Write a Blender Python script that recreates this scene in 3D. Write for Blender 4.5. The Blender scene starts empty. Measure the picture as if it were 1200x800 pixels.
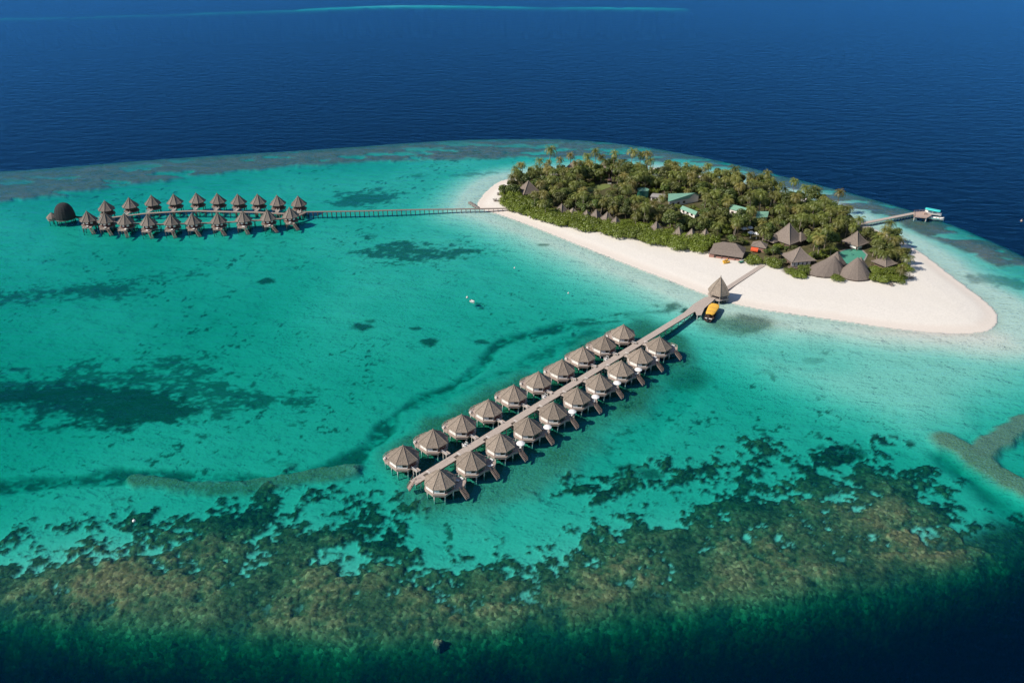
import bpy, math, random
import numpy as np
from mathutils import Vector, Matrix

random.seed(7)
R = math.radians
S = bpy.context.scene
COL = S.collection

# ------------------------------------------------------------------ camera, world, sun
H, F, T = 160.0, 933.0, R(29.6)      # flying height (m), focal length (px of a 1200 px wide photo), pitch below horizontal
cam_d = bpy.data.cameras.new('camera')
cam_d.sensor_width = 36.0
cam_d.lens = 36.0 * F / 1200.0
cam_d.clip_start, cam_d.clip_end = 1.0, 30000.0
cam = bpy.data.objects.new('camera', cam_d)
cam.location = (0, 0, H)
cam.rotation_euler = (R(90) - T, 0, 0)
COL.objects.link(cam)
S.camera = cam

SUN_EL = R(41)
sun_to = Vector((-0.955, -0.30, 0)).normalized()          # horizontal direction towards the sun
sun_vec = Vector((sun_to.x * math.cos(SUN_EL), sun_to.y * math.cos(SUN_EL), math.sin(SUN_EL)))
W = bpy.data.worlds.new('World')
S.world = W
W.use_nodes = True
nt = W.node_tree
bg = nt.nodes['Background']
sky = nt.nodes.new('ShaderNodeTexSky')
sky.sky_type = 'NISHITA'
sky.sun_disc = False
sky.sun_elevation = SUN_EL
sky.sun_rotation = math.atan2(sun_to.x, sun_to.y)
sky.air_density, sky.dust_density, sky.ozone_density = 0.8, 0.3, 2.0
nt.links.new(sky.outputs[0], bg.inputs[0])
bg.inputs[1].default_value = 0.095
sd = bpy.data.lights.new('sun', 'SUN')
sd.energy = 4.2
sd.angle = R(0.55)
sd.color = (1.0, 0.93, 0.83)
sun = bpy.data.objects.new('sun', sd)
sun.rotation_euler = sun_vec.to_track_quat('Z', 'Y').to_euler()
sun.location = (0, 0, 300)
COL.objects.link(sun)
S.view_settings.view_transform = 'Standard'
S.view_settings.look = 'None'
S.view_settings.exposure = 0.47
S.view_settings.gamma = 1.0
S.render.engine = 'CYCLES'
cy = S.cycles
cy.use_denoising = True
cy.max_bounces, cy.diffuse_bounces, cy.glossy_bounces = 6, 3, 2
cy.transparent_max_bounces, cy.transmission_bounces, cy.volume_bounces = 12, 2, 0
cy.sample_clamp_indirect = 4.0
cy.caustics_reflective = cy.caustics_refractive = False

# ------------------------------------------------------------------ geometry helpers
def at(u, v, z=0.0):
    """ground position under a point of the 1200x800 photograph, at height z"""
    x, y = (u - 600.0) / F, (400.0 - v) / F
    d = (x, math.cos(T) + y * math.sin(T), -math.sin(T) + y * math.cos(T))
    t = (H - z) / -d[2]
    return Vector((d[0] * t, d[1] * t, z))

def pix(p):
    py, pz = p[1], p[2] - H
    dz = py * math.cos(T) - pz * math.sin(T)
    dy = py * math.sin(T) + pz * math.cos(T)
    return 600 + F * p[0] / dz, 400 - F * dy / dz

def unit(v):
    v = Vector(v); v.normalize(); return v

class MB:
    def __init__(self): self.v, self.f = [], []
    def add(self, vs, fs):
        n = len(self.v)
        self.v += [tuple(p) for p in vs]
        self.f += [tuple(i + n for i in f) for f in fs]
        return self
    def box(self, c, s, rz=0.0):
        hx, hy, hz = s[0] / 2, s[1] / 2, s[2] / 2
        ca, sa = math.cos(rz), math.sin(rz)
        vs = [(c[0] + x * ca - y * sa, c[1] + x * sa + y * ca, c[2] + z) for z in (-hz, hz) for x, y in ((-hx, -hy), (hx, -hy), (hx, hy), (-hx, hy))]
        return self.add(vs, [(3, 2, 1, 0), (4, 5, 6, 7), (0, 1, 5, 4), (1, 2, 6, 5), (2, 3, 7, 6), (3, 0, 4, 7)])
    def prism(self, poly, z0, z1):
        n = len(poly)
        vs = [(p[0], p[1], z0) for p in poly] + [(p[0], p[1], z1) for p in poly]
        return self.add(vs, [tuple(range(n - 1, -1, -1)), tuple(range(n, 2 * n))] + [(i, (i + 1) % n, n + (i + 1) % n, n + i) for i in range(n)])
    def beam(self, a, b, w, h):
        """rectangular bar from a to b, w across (horizontal) and h high"""
        a, b = Vector(a), Vector(b)
        d = unit(b - a)
        s = d.cross(Vector((0, 0, 1)))
        if s.length < 1e-4: s = Vector((1, 0, 0))
        s.normalize()
        u = s.cross(d); u.normalize()
        vs = [p + s * (i * w / 2) + u * (j * h / 2) for p in (a, b) for i, j in ((-1, -1), (1, -1), (1, 1), (-1, 1))]
        return self.add(vs, [(0, 1, 2, 3), (7, 6, 5, 4), (0, 4, 5, 1), (1, 5, 6, 2), (2, 6, 7, 3), (3, 7, 4, 0)])
    def tube(self, pts, rad, n=6):
        pts = [Vector(p) for p in pts]
        vs, fs = [], []
        for i, p in enumerate(pts):
            d = unit(pts[min(i + 1, len(pts) - 1)] - pts[max(i - 1, 0)])
            s = d.cross(Vector((0, 0, 1)))
            if s.length < 1e-3: s = Vector((1, 0, 0))
            s.normalize(); u = s.cross(d)
            r = rad[i] if isinstance(rad, (list, tuple)) else rad
            vs += [p + (s * math.cos(2 * math.pi * k / n) + u * math.sin(2 * math.pi * k / n)) * r for k in range(n)]
        for i in range(len(pts) - 1):
            for k in range(n):
                a, b = i * n + k, i * n + (k + 1) % n
                fs.append((a, b, b + n, a + n))
        fs.append(tuple(range(n - 1, -1, -1)))
        m = (len(pts) - 1) * n
        fs.append(tuple(range(m, m + n)))
        return self.add(vs, fs)
    def loft(self, rings, cap0=True, cap1=True):
        n = len(rings[0])
        vs = [p for r in rings for p in r]
        fs = [(i * n + k, i * n + (k + 1) % n, (i + 1) * n + (k + 1) % n, (i + 1) * n + k) for i in range(len(rings) - 1) for k in range(n)]
        if cap0: fs.append(tuple(range(n - 1, -1, -1)))
        if cap1: fs.append(tuple(range((len(rings) - 1) * n, len(rings) * n)))
        return self.add(vs, fs)
    def build(self, name, mat, parent=None, smooth=False):
        me = bpy.data.meshes.new(name)
        me.from_pydata(self.v, [], self.f)
        me.materials.append(mat)
        if smooth: me.polygons.foreach_set('use_smooth', [True] * len(me.polygons))
        me.update()
        o = bpy.data.objects.new(name, me)
        COL.objects.link(o)
        if parent is not None: o.parent = parent
        return o

def tag(o, label=None, cat=None, group=None, kind=None):
    if label: o['label'] = label
    if cat: o['category'] = cat
    if group: o['group'] = group
    if kind: o['kind'] = kind
    return o

def thing(name, label, cat, loc=(0, 0, 0), rz=0.0, group=None):
    o = bpy.data.objects.new(name, None)
    o.empty_display_size = 0.5
    COL.objects.link(o)
    o.location = loc
    o.rotation_euler = (0, 0, rz)
    return tag(o, label, cat, group)

def copy_tree(o, parent=None):
    c = o.copy()
    COL.objects.link(c)
    c.parent = parent
    for ch in list(o.children): copy_tree(ch, c)
    return c

def ngon(n, apothem, rot=0.0, sx=1.0, sy=1.0):
    r = apothem / math.cos(math.pi / n)
    return [(sx * r * math.cos(2 * math.pi * (k + 0.5) / n + rot), sy * r * math.sin(2 * math.pi * (k + 0.5) / n + rot)) for k in range(n)]

# ------------------------------------------------------------------ materials
def mat(name, col, rough=0.7, var=0.12, scale=3.0, stretch=(1, 1, 1), bump=0.0, bscale=None, spec=0.3, rnd=0.0, col2=None, detail=4.0, metal=0.0):
    m = bpy.data.materials.new(name)
    m.use_nodes = True
    t = m.node_tree; N, L = t.nodes, t.links
    b = N['Principled BSDF']
    b.inputs['Roughness'].default_value = rough
    b.inputs['Specular IOR Level'].default_value = spec
    b.inputs['Metallic'].default_value = metal
    tc = N.new('ShaderNodeTexCoord')
    mp = N.new('ShaderNodeMapping'); mp.inputs['Scale'].default_value = stretch
    L.new(tc.outputs['Object'], mp.inputs[0])
    nz = N.new('ShaderNodeTexNoise'); nz.inputs['Scale'].default_value = scale; nz.inputs['Detail'].default_value = detail
    L.new(mp.outputs[0], nz.inputs['Vector'])
    rp = N.new('ShaderNodeMapRange'); rp.inputs[1].default_value = 0.25; rp.inputs[2].default_value = 0.75
    L.new(nz.outputs['Fac'], rp.inputs[0])
    mx = N.new('ShaderNodeMix'); mx.data_type = 'RGBA'
    c2 = col2 or tuple(min(1, c * (1 + var)) for c in col)
    c1 = tuple(c * (1 - var) for c in col) if col2 is None else col
    mx.inputs[6].default_value = (*c1, 1); mx.inputs[7].default_value = (*c2, 1)
    L.new(rp.outputs[0], mx.inputs[0])
    out = mx.outputs[2]
    if rnd:
        oi = N.new('ShaderNodeObjectInfo')
        hs = N.new('ShaderNodeHueSaturation')
        r1 = N.new('ShaderNodeMapRange'); r1.inputs[3].default_value = 1 - rnd; r1.inputs[4].default_value = 1 + rnd
        L.new(oi.outputs['Random'], r1.inputs[0]); L.new(r1.outputs[0], hs.inputs['Value'])
        L.new(out, hs.inputs['Color']); out = hs.outputs[0]
    L.new(out, b.inputs['Base Color'])
    if bump:
        n2 = N.new('ShaderNodeTexNoise'); n2.inputs['Scale'].default_value = bscale or scale * 2; n2.inputs['Detail'].default_value = 3
        L.new(mp.outputs[0], n2.inputs['Vector'])
        bp = N.new('ShaderNodeBump'); bp.inputs['Strength'].default_value = bump; bp.inputs['Distance'].default_value = 0.15
        L.new(n2.outputs['Fac'], bp.inputs['Height']); L.new(bp.outputs[0], b.inputs['Normal'])
    return m

def leafmat(name, c1, c2, c3, rnd=0.25, trans=0.3):
    """foliage: three leaf colours mixed per leaf (noise) and per tree (object random)"""
    m = bpy.data.materials.new(name)
    m.use_nodes = True
    t = m.node_tree; N, L = t.nodes, t.links
    N.remove(N['Principled BSDF'])
    tc = N.new('ShaderNodeTexCoord')
    nz = N.new('ShaderNodeTexNoise'); nz.inputs['Scale'].default_value = 0.9; nz.inputs['Detail'].default_value = 5
    L.new(tc.outputs['Object'], nz.inputs['Vector'])
    oi = N.new('ShaderNodeObjectInfo')
    mx = N.new('ShaderNodeMix'); mx.data_type = 'RGBA'
    mx.inputs[6].default_value = (*c1, 1); mx.inputs[7].default_value = (*c2, 1)
    rp = N.new('ShaderNodeMapRange'); rp.inputs[1].default_value = 0.3; rp.inputs[2].default_value = 0.7
    L.new(nz.outputs['Fac'], rp.inputs[0]); L.new(rp.outputs[0], mx.inputs[0])
    m2 = N.new('ShaderNodeMix'); m2.data_type = 'RGBA'
    r2 = N.new('ShaderNodeMapRange'); r2.inputs[1].default_value = 0.45; r2.inputs[2].default_value = 1.0; r2.inputs[4].default_value = 0.8
    L.new(oi.outputs['Random'], r2.inputs[0]); L.new(r2.outputs[0], m2.inputs[0])
    L.new(mx.outputs[2], m2.inputs[6]); m2.inputs[7].default_value = (*c3, 1)
    hs = N.new('ShaderNodeHueSaturation')
    ml = N.new('ShaderNodeMath'); ml.operation = 'MULTIPLY'; ml.inputs[1].default_value = 7.31
    fr = N.new('ShaderNodeMath'); fr.operation = 'FRACT'
    L.new(oi.outputs['Random'], ml.inputs[0]); L.new(ml.outputs[0], fr.inputs[0])
    r3 = N.new('ShaderNodeMapRange'); r3.inputs[3].default_value = 1 - rnd; r3.inputs[4].default_value = 1 + rnd
    L.new(fr.outputs[0], r3.inputs[0]); L.new(r3.outputs[0], hs.inputs['Value'])
    L.new(m2.outputs[2], hs.inputs['Color'])
    d = N.new('ShaderNodeBsdfDiffuse'); tr = N.new('ShaderNodeBsdfTranslucent')
    ms = N.new('ShaderNodeMixShader'); ms.inputs[0].default_value = trans
    L.new(hs.outputs[0], d.inputs['Color']); L.new(hs.outputs[0], tr.inputs['Color'])
    L.new(d.outputs[0], ms.inputs[1]); L.new(tr.outputs[0], ms.inputs[2])
    gl = N.new('ShaderNodeBsdfGlossy'); gl.inputs['Roughness'].default_value = 0.45; gl.inputs['Color'].default_value = (1, 1, 1, 1)
    m3 = N.new('ShaderNodeMixShader'); m3.inputs[0].default_value = 0.035
    L.new(ms.outputs[0], m3.inputs[1]); L.new(gl.outputs[0], m3.inputs[2])
    L.new(m3.outputs[0], N['Material Output'].inputs['Surface'])
    return m

M = dict(
    thatch=mat('thatch', (0.228, 0.186, 0.148), 0.9, 0.36, 1.1, (2.2, 2.2, 0.6), 0.7, 7, 0.1, 0.17, detail=10),
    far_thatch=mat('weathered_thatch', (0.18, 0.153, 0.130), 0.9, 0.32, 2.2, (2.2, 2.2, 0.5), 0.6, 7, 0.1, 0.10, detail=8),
    brown_thatch=mat('brown_thatch', (0.182, 0.148, 0.124), 0.9, 0.36, 1.6, (2.0, 2.0, 0.5), 0.6, 6, 0.1, 0.14, detail=8),
    dark_thatch=mat('dark_thatch', (0.036, 0.037, 0.038), 0.9, 0.3, 1.6, (2.0, 2.0, 0.5), 0.4, 6, 0.1),
    ridge=mat('thatch_ridge', (0.24, 0.195, 0.155), 0.9, 0.2, 4, bump=0.4),
    planks=mat('weathered_planks', (0.40, 0.335, 0.285), 0.8, 0.16, 2.0, (1, 1, 1), 0.3, 9, 0.2),
    deck=mat('deck_boards', (0.36, 0.285, 0.24), 0.8, 0.16, 2.5, (1, 6, 1), 0.3, 9, 0.2, 0.08),
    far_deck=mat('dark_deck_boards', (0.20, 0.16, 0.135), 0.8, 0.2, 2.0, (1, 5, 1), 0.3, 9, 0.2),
    stairs=mat('worn_stair_boards', (0.27, 0.215, 0.18), 0.8, 0.2, 2.0, (1, 5, 1), 0.3, 9, 0.2),
    timber=mat('brown_timber', (0.17, 0.115, 0.09), 0.7, 0.2, 4, (1, 1, 4)),
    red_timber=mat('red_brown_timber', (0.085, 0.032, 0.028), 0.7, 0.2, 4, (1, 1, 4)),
    white=mat('white_paint', (0.74, 0.71, 0.67), 0.6, 0.05, 2, rnd=0.04),
    curtain=mat('white_curtain', (0.78, 0.72, 0.66), 0.8, 0.08, 6, (6, 6, 0.6), 0.3, 20),
    glass=mat('dark_glass', (0.03, 0.028, 0.028), 0.12, 0.2, 2, spec=0.5),
    stilt=mat('pale_concrete', (0.55, 0.52, 0.48), 0.8, 0.15, 3),
    orange=mat('orange_canvas', (0.72, 0.40, 0.055), 0.7, 0.08, 2.5, bump=0.3),
    red_cloth=mat('red_orange_cloth', (0.62, 0.10, 0.035), 0.7, 0.12, 2.5, bump=0.3),
    turquoise=mat('turquoise_paint', (0.05, 0.50, 0.46), 0.45, 0.08, 2),
    hull=mat('dark_varnished_hull', (0.07, 0.045, 0.035), 0.5, 0.25, 3),
    green_roof=mat('green_metal_roof', (0.17, 0.33, 0.24), 0.5, 0.14, 1.2, (1, 1, 1), 0.2, 4, 0.3),
    tank=mat('green_tank_paint', (0.035, 0.17, 0.13), 0.5, 0.15, 1.5),
    grey_roof=mat('grey_cement_roof', (0.30, 0.28, 0.26), 0.8, 0.15, 1.5),
    plaster=mat('white_plaster', (0.70, 0.66, 0.61), 0.8, 0.06, 1.5),
    tan=mat('pinkish_boards', (0.40, 0.29, 0.235), 0.8, 0.15, 2, (1, 5, 1)),
    pink=mat('pink_brown_wall', (0.34, 0.18, 0.145), 0.8, 0.15, 2),
    pooltile=mat('green_pool_tiles', (0.07, 0.27, 0.185), 0.5, 0.12, 0.8),
    stone=mat('grey_stone', (0.26, 0.24, 0.22), 0.9, 0.2, 1.5),
    trunk=mat('palm_trunk_bark', (0.24, 0.20, 0.155), 0.9, 0.25, 2, (1, 1, 5), rnd=0.2),
    bark=mat('tree_bark', (0.13, 0.10, 0.075), 0.9, 0.25, 2),
    dry=mat('dry_branches', (0.25, 0.21, 0.18), 0.9, 0.25, 3),
    sandbag=mat('sandbag_cloth', (0.20, 0.18, 0.16), 0.9, 0.25, 2),
    black=mat('black_plastic', (0.03, 0.03, 0.035), 0.5, 0.1, 3),
    red=mat('red_plastic', (0.6, 0.06, 0.05), 0.5, 0.1, 3),
    green_cloth=mat('dark_green_cloth', (0.04, 0.17, 0.12), 0.7, 0.1, 3),
    coralrock=mat('brown_coral_rock', (0.23, 0.16, 0.09), 0.95, 0.4, 1.6, bump=0.8, bscale=4),
    palm=leafmat('palm_fronds', (0.145, 0.185, 0.030), (0.210, 0.225, 0.048), (0.27, 0.215, 0.062), 0.36, 0.42),
    shrub=leafmat('beach_shrub_leaves', (0.165, 0.230, 0.020), (0.225, 0.270, 0.032), (0.175, 0.225, 0.034), 0.18, 0.42),
    broad=leafmat('broad_leaves', (0.085, 0.135, 0.022), (0.135, 0.175, 0.034), (0.150, 0.150, 0.040), 0.28, 0.42),
)

# ------------------------------------------------------------------ seabed and island: one sheet out to the horizon
def poly_px(pts, z=0.0): return np.array([at(u, v, z)[:2] for u, v in pts])

def seg_dist(P, pts, closed):
    d = np.full(len(P), 1e9)
    n = len(pts)
    for i in range(n if closed else n - 1):
        a, b = pts[i], pts[(i + 1) % n]
        ab = b - a
        t = np.clip(((P - a) @ ab) / (ab @ ab), 0, 1)
        q = P - a - t[:, None] * ab
        d = np.minimum(d, q[:, 0] ** 2 + q[:, 1] ** 2)
    return np.sqrt(d)

def sdist(P, pts):
    """signed distance, positive inside the polygon"""
    d = seg_dist(P, pts, True)
    ins = np.zeros(len(P), bool)
    n = len(pts)
    for i in range(n):
        a, b = pts[i], pts[(i + 1) % n]
        c = ((a[1] > P[:, 1]) != (b[1] > P[:, 1]))
        with np.errstate(divide='ignore', invalid='ignore'):
            xi = (b[0] - a[0]) * (P[:, 1] - a[1]) / (b[1] - a[1]) + a[0]
        ins ^= c & (P[:, 0] < xi)
    return np.where(ins, d, -d)

def chaikin(pts, closed=True, k=2):
    for _ in range(k):
        q = []
        n = len(pts)
        for i in range(n if closed else n - 1):
            a, b = pts[i], pts[(i + 1) % n]
            q += [a * 0.75 + b * 0.25, a * 0.25 + b * 0.75]
        if not closed: q = [pts[0]] + q + [pts[-1]]
        pts = np.array(q)
    return pts

def ss(a, b, x):
    t = np.clip((x - a) / (b - a), 0, 1)
    return t * t * (3 - 2 * t)

def hsh(ix, iy, seed):
    h = (ix.astype(np.int64) * 374761393 + iy.astype(np.int64) * 668265263 + seed * 974634777) & 0xFFFFFFFF
    h = ((h ^ (h >> 13)) * 1274126177) & 0xFFFFFFFF
    return ((h ^ (h >> 16)) & 0xFFFFFF) / float(0xFFFFFF)

def vnoise(x, y, seed):
    ix, iy = np.floor(x), np.floor(y)
    fx, fy = x - ix, y - iy
    fx = fx * fx * fx * (fx * (fx * 6 - 15) + 10); fy = fy * fy * fy * (fy * (fy * 6 - 15) + 10)
    a, b = hsh(ix, iy, seed), hsh(ix + 1, iy, seed)
    c, d = hsh(ix, iy + 1, seed), hsh(ix + 1, iy + 1, seed)
    return (a + (b - a) * fx) * (1 - fy) + (c + (d - c) * fx) * fy

def fbm(x, y, size, octv=5, seed=1, gain=0.52):
    s, amp, tot = 0.0, 1.0, 0.0
    for o in range(octv):
        f = 2.03 ** o / size
        a = 0.6 * o
        s = s + amp * vnoise((x * math.cos(a) - y * math.sin(a)) * f + 17.3 * o, (x * math.sin(a) + y * math.cos(a)) * f, seed + o)
        tot += amp; amp *= gain
    return s / tot                                   # about 0.2 .. 0.8

shore = chaikin(poly_px([(557, 243), (562, 233), (570, 224), (580, 215), (594, 209), (640, 203), (700, 199), (760, 199), (820, 205), (880, 216), (940, 230), (985, 246),
                         (1014, 263), (1040, 275), (1066, 287), (1090, 303), (1110, 319), (1130, 334), (1149, 348), (1161, 358), (1169, 368), (1169, 378), (1162, 386), (1148, 390), (1122, 391), (1085, 389), (1045, 385),
                         (1000, 378), (950, 371), (900, 364), (868, 358), (840, 350), (810, 339), (780, 327), (740, 312), (700, 296), (660, 280), (620, 264), (590, 253), (570, 247)]))
plateau = chaikin(poly_px([(-700, 235), (-300, 216), (0, 200), (100, 192), (200, 184), (300, 178), (400, 172), (480, 166), (550, 162), (640, 161), (700, 164), (760, 171), (850, 188), (930, 208),
                           (1000, 226), (1060, 243), (1104, 258), (1150, 277), (1200, 299), (1300, 335), (1500, 400), (1600, 480), (1450, 600), (1300, 628), (1200, 657), (1100, 686),
                           (1000, 701), (900, 718), (800, 732), (700, 743), (600, 754), (500, 761), (400, 762), (300, 758), (200, 752), (100, 745), (0, 737), (-200, 732), (-500, 700), (-900, 600)]))
greyin = poly_px([(-300, 255), (-100, 245), (0, 236), (60, 228), (120, 220), (200, 209), (270, 200), (340, 194), (420, 189), (500, 186), (600, 184), (650, 184), (720, 186), (800, 192), (860, 200), (910, 215), (960, 233),
                  (1026, 253), (1050, 260), (1080, 276), (1120, 290), (1160, 308), (1200, 323), (1320, 380), (1500, 440), (1560, 330), (1250, 230), (1000, 150), (600, 130), (0, 150), (-400, 200)])
coralp = chaikin(poly_px([(-300, 640), (-100, 622), (0, 606), (60, 600), (110, 588), (170, 580), (240, 578), (320, 574), (390, 572), (430, 588), (470, 606), (540, 628), (600, 618), (650, 596), (700, 580),
                          (760, 570), (820, 560), (880, 548), (930, 536), (990, 524), (1050, 528), (1090, 548), (1140, 580), (1200, 622), (1300, 650), (1300, 900), (-300, 900)]))
sparse = poly_px([(620, 560), (740, 545), (800, 520), (860, 508), (940, 512), (1010, 510), (1060, 530), (1060, 560), (900, 580), (700, 600)])
vegp = poly_px([(583, 238), (600, 246), (620, 253), (640, 261), (668, 267), (683, 271), (710, 275), (738, 279), (770, 288), (790, 292), (812, 295), (830, 298), (858, 306), (878, 311), (912, 317), (922, 325),
                (943, 328), (960, 324), (985, 329), (1017, 330), (1050, 331), (1064, 326), (1066, 318), (1058, 305), (1052, 292), (1040, 284), (1026, 274), (1010, 265), (990, 254), (950, 239), (900, 225), (850, 214), (800, 206),
                (740, 202), (680, 203), (640, 206), (608, 211), (592, 224)])
jet_band = chaikin(poly_px([(425, 545), (450, 510), (500, 480), (560, 448), (620, 418), (690, 384), (740, 368), (800, 372), (820, 400), (815, 430), (780, 470), (720, 520), (660, 570), (600, 605), (540, 618), (470, 596)]))
def line(*p): return chaikin(poly_px(p), False)
chan_n = line((-60, 566), (60, 556), (170, 547), (250, 552), (330, 549), (400, 538), (435, 515), (450, 490), (480, 462), (540, 440), (566, 422), (575, 402), (592, 390), (650, 379), (720, 368), (790, 358))
chan_n2 = line((480, 470), (545, 448), (600, 425), (640, 405), (700, 380))
chan_s = line((600, 612), (680, 560), (760, 500), (800, 460))
ridge_w = line((158, 556), (200, 561), (270, 567), (330, 556), (412, 544))
bar_e = line((1112, 514), (1138, 526), (1164, 548), (1200, 566), (1300, 600))
bar_e2 = line((1150, 524), (1176, 506), (1215, 487), (1300, 460))
trough_e = line((1110, 530), (1136, 548), (1160, 572), (1200, 600), (1260, 640))
far_reef = line((200, 14.5), (300, 12), (370, 10), (440, 7.0), (500, 6.5), (640, 8), (800, 9))
far_reef2 = line((-80, 22), (100, 18), (240, 14), (380, 10.5))
grass_big = poly_px([(-80, 455), (0, 448), (50, 440), (110, 437), (170, 440), (215, 452), (232, 470), (205, 488), (150, 496), (100, 488), (60, 474), (0, 464), (-80, 470)])
grass_wide = poly_px([(-80, 425), (0, 415), (100, 405), (200, 400), (300, 415), (360, 435), (420, 450), (390, 480), (300, 495), (200, 505), (60, 500), (-80, 490)])
grass_nw = poly_px([(-80, 335), (0, 325), (80, 320), (150, 316), (235, 311), (258, 318), (190, 328), (150, 345), (60, 352), (-80, 360)])
grass_mid = poly_px([(400, 292), (430, 280), (480, 272), (540, 280), (576, 284), (580, 296), (540, 306), (470, 312), (420, 306)])
grass_up = poly_px([(380, 232), (400, 222), (440, 218), (474, 222), (470, 232), (440, 240), (395, 242)])
lagoon_e = poly_px([(985, 420), (1060, 402), (1150, 405), (1180, 440), (1130, 490), (1080, 500), (1000, 480), (930, 450), (900, 420)])

# sheet: a fan of rows and columns, fine where the photo looks closest, with coarse margins
ys = np.concatenate([[-3000, -800, -150, 30, 70], 96 * np.exp(np.arange(0, 800) * (math.log(1420 / 96) / 800)), [1480, 1700, 2400, 4000, 7500]])
sx = np.concatenate([[-44, -14, -5, -2.6, -1.8, -1.4, -1.15], np.linspace(-1, 1, 860), [1.15, 1.4, 1.8, 2.6, 5, 14, 44]])
hw = 0.74 * np.maximum(ys, 70) + 66
X = (sx[None, :] * hw[:, None]).ravel()
Y = np.repeat(ys, len(sx))
P = np.stack([X, Y], 1)
nr, nc = len(ys), len(sx)

dI, dP, dG, dC = sdist(P, shore), sdist(P, plateau), sdist(P, greyin), sdist(P, coralp)
n_big = fbm(X, Y, 60, 4, 11)
n_mid = fbm(X, Y, 14, 5, 21)
n_fin = fbm(X, Y, 4.5, 4, 31)
n_tin = fbm(X, Y, 1.5, 3, 41)
ca, sa = math.cos(0.5), math.sin(0.5)                # coral spurs run a little slanted to the reef edge
XR, YR = X * ca + Y * sa, -X * sa + Y * ca
n_spur = fbm(XR / 1.8, YR, 7, 5, 51)
n_lump = fbm(X, Y, 2.4, 3, 61)

depth = 2.75 + (1.6 - 2.75) * ss(240, 430, Y) + (n_big - 0.5) * 1.2 + 0.55 * ss(-20, -190, X)  # west side lowered to darken the lagoon like lens vignetting
# sand shelf round the island and the pale sand spit to the south-east
ds = np.maximum(-dI, 0)
ct = at(1165, 376)
tipf = 1 + 0.9 * (1 - ss(10, 45, np.hypot(X - ct.x, Y - ct.y)))        # flatter off the right tip
shelf = np.interp(ds / tipf, [0, 2.5, 6, 12, 22, 36, 58, 90], [0.0, 0.11, 0.18, 0.36, 0.80, 1.55, 2.5, 4.5])
depth = np.minimum(depth, shelf + 0.15 * (n_mid - 0.5) * ss(0, 10, ds))
dE = sdist(P, lagoon_e)
depth = depth + (0.80 - depth) * 0.88 * ss(-26, 18, dE + (n_mid - 0.5) * 12)
# inner lagoon channels, rubble ridges and bars
n_w = (n_mid - 0.5) * 9
def band(pts, w0, w1): return 1 - ss(w0, w1, seg_dist(P, pts, False) + n_w)
b_n, b_n2, b_s = band(chan_n, 0.5, 4.6), band(chan_n2, 1, 5), band(chan_s, 2, 8)
b_te = band(trough_e, 1.0, 8)
depth = depth + 0.75 * b_n + 0.4 * b_n2 + 0.4 * b_s + 1.1 * b_te
dJ = sdist(P, jet_band) + (n_mid - 0.5) * 14
rub_j = ss(-3, 10, dJ) * (0.78 + 0.22 * ss(0.42, 0.58, n_big * 0.5 + n_mid * 0.5))
r_w = 1 - ss(1.8, 4.6, seg_dist(P, ridge_w, False) + (n_fin - 0.5) * 4)
b_e = 1 - ss(1.4, 5.8, seg_dist(P, bar_e, False) - np.clip((X - 100) * 0.045, 0, 2) + (n_fin - 0.5) * 3)
b_e2 = 1 - ss(2.4, 5.6, seg_dist(P, bar_e2, False) + (n_fin - 0.5) * 3)
depth = depth + (1.2 - depth) * 0.85 * r_w + (0.6 - depth) * 0.9 * np.maximum(b_e, b_e2)
depth = depth + (1.6 - depth) * 0.8 * rub_j
# grey flat of the far reef
edge_n = (n_mid - 0.5) * 10 + (n_fin - 0.5) * 8
grey = ss(-2, 4, dG + edge_n * np.where(X > 100, 0.35, 1.0)) * ss(-26, 2, dP)
grey = grey * np.where(Y > 250, 1, 0)
patch_sand = ss(0.60, 0.66, fbm(X / 2.5, Y, 9, 4, 77)) * ss(60, 5, dG) * 0.8
grey = grey * (1 - patch_sand)
depth = depth + (0.40 + 0.5 * (n_fin - 0.3) - depth) * 0.92 * grey
# front coral reef: patchy at its inner edge, dense further out, falling away at the plateau's edge
ctr = n_spur * 0.42 + n_fin * 0.34 + n_tin * 0.24
dens = ss(-17, 26, dC + (n_big - 0.5) * 30)
dSp = sdist(P, sparse)
dens = np.maximum(dens, 0.50 * ss(-8, 10, dSp))
thr = 0.625 - 0.205 * dens - 0.07 * ss(10, 40, dC)
coral = ss(thr - 0.035, thr + 0.04, ctr) * ss(0.02, 0.12, dens)
front = ss(400, 250, Y)
coral = np.maximum(coral, 0.96 * ss(20, 9, dP + (n_mid - 0.5) * 10)) * front
spots = ss(0.61, 0.68, n_fin * 0.45 + n_mid * 0.15 + n_tin * 0.4) * 0.95 * (1 - ss(-30, 8, -np.abs(dI) + 20) * 0) * ss(14, 40, ds) * ss(8, 30, dP)
spots = spots * ss(0.44, 0.60, fbm(X, Y, 45, 3, 91)) * (1 - ss(-5, 8, dE))
dep_c = 2.9 - 1.25 * ss(0, 30, dC) + 0.9 * (n_big - 0.5)
depth = depth + (dep_c - depth) * ss(-14, 10, dC) * front
fsel = np.where((Y < 235) & (Y > 60))[0]               # coral heads: domes on a jittered grid
xs, ys_ = X[fsel] / 1.55, Y[fsel] / 1.55
head = np.full(len(fsel), 9.0)
for di in (-1, 0, 1):
    for dj in (-1, 0, 1):
        cx_, cy_ = np.floor(xs) + di, np.floor(ys_) + dj
        qx, qy = cx_ + 0.15 + 0.7 * hsh(cx_, cy_, 201), cy_ + 0.15 + 0.7 * hsh(cx_, cy_, 202)
        rr = 0.35 + 0.5 * hsh(cx_, cy_, 203)
        head = np.minimum(head, ((xs - qx) ** 2 + (ys_ - qy) ** 2) / rr ** 2)
heads = np.zeros(len(X)); heads[fsel] = np.sqrt(np.clip(1 - head, 0, 1))
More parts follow.
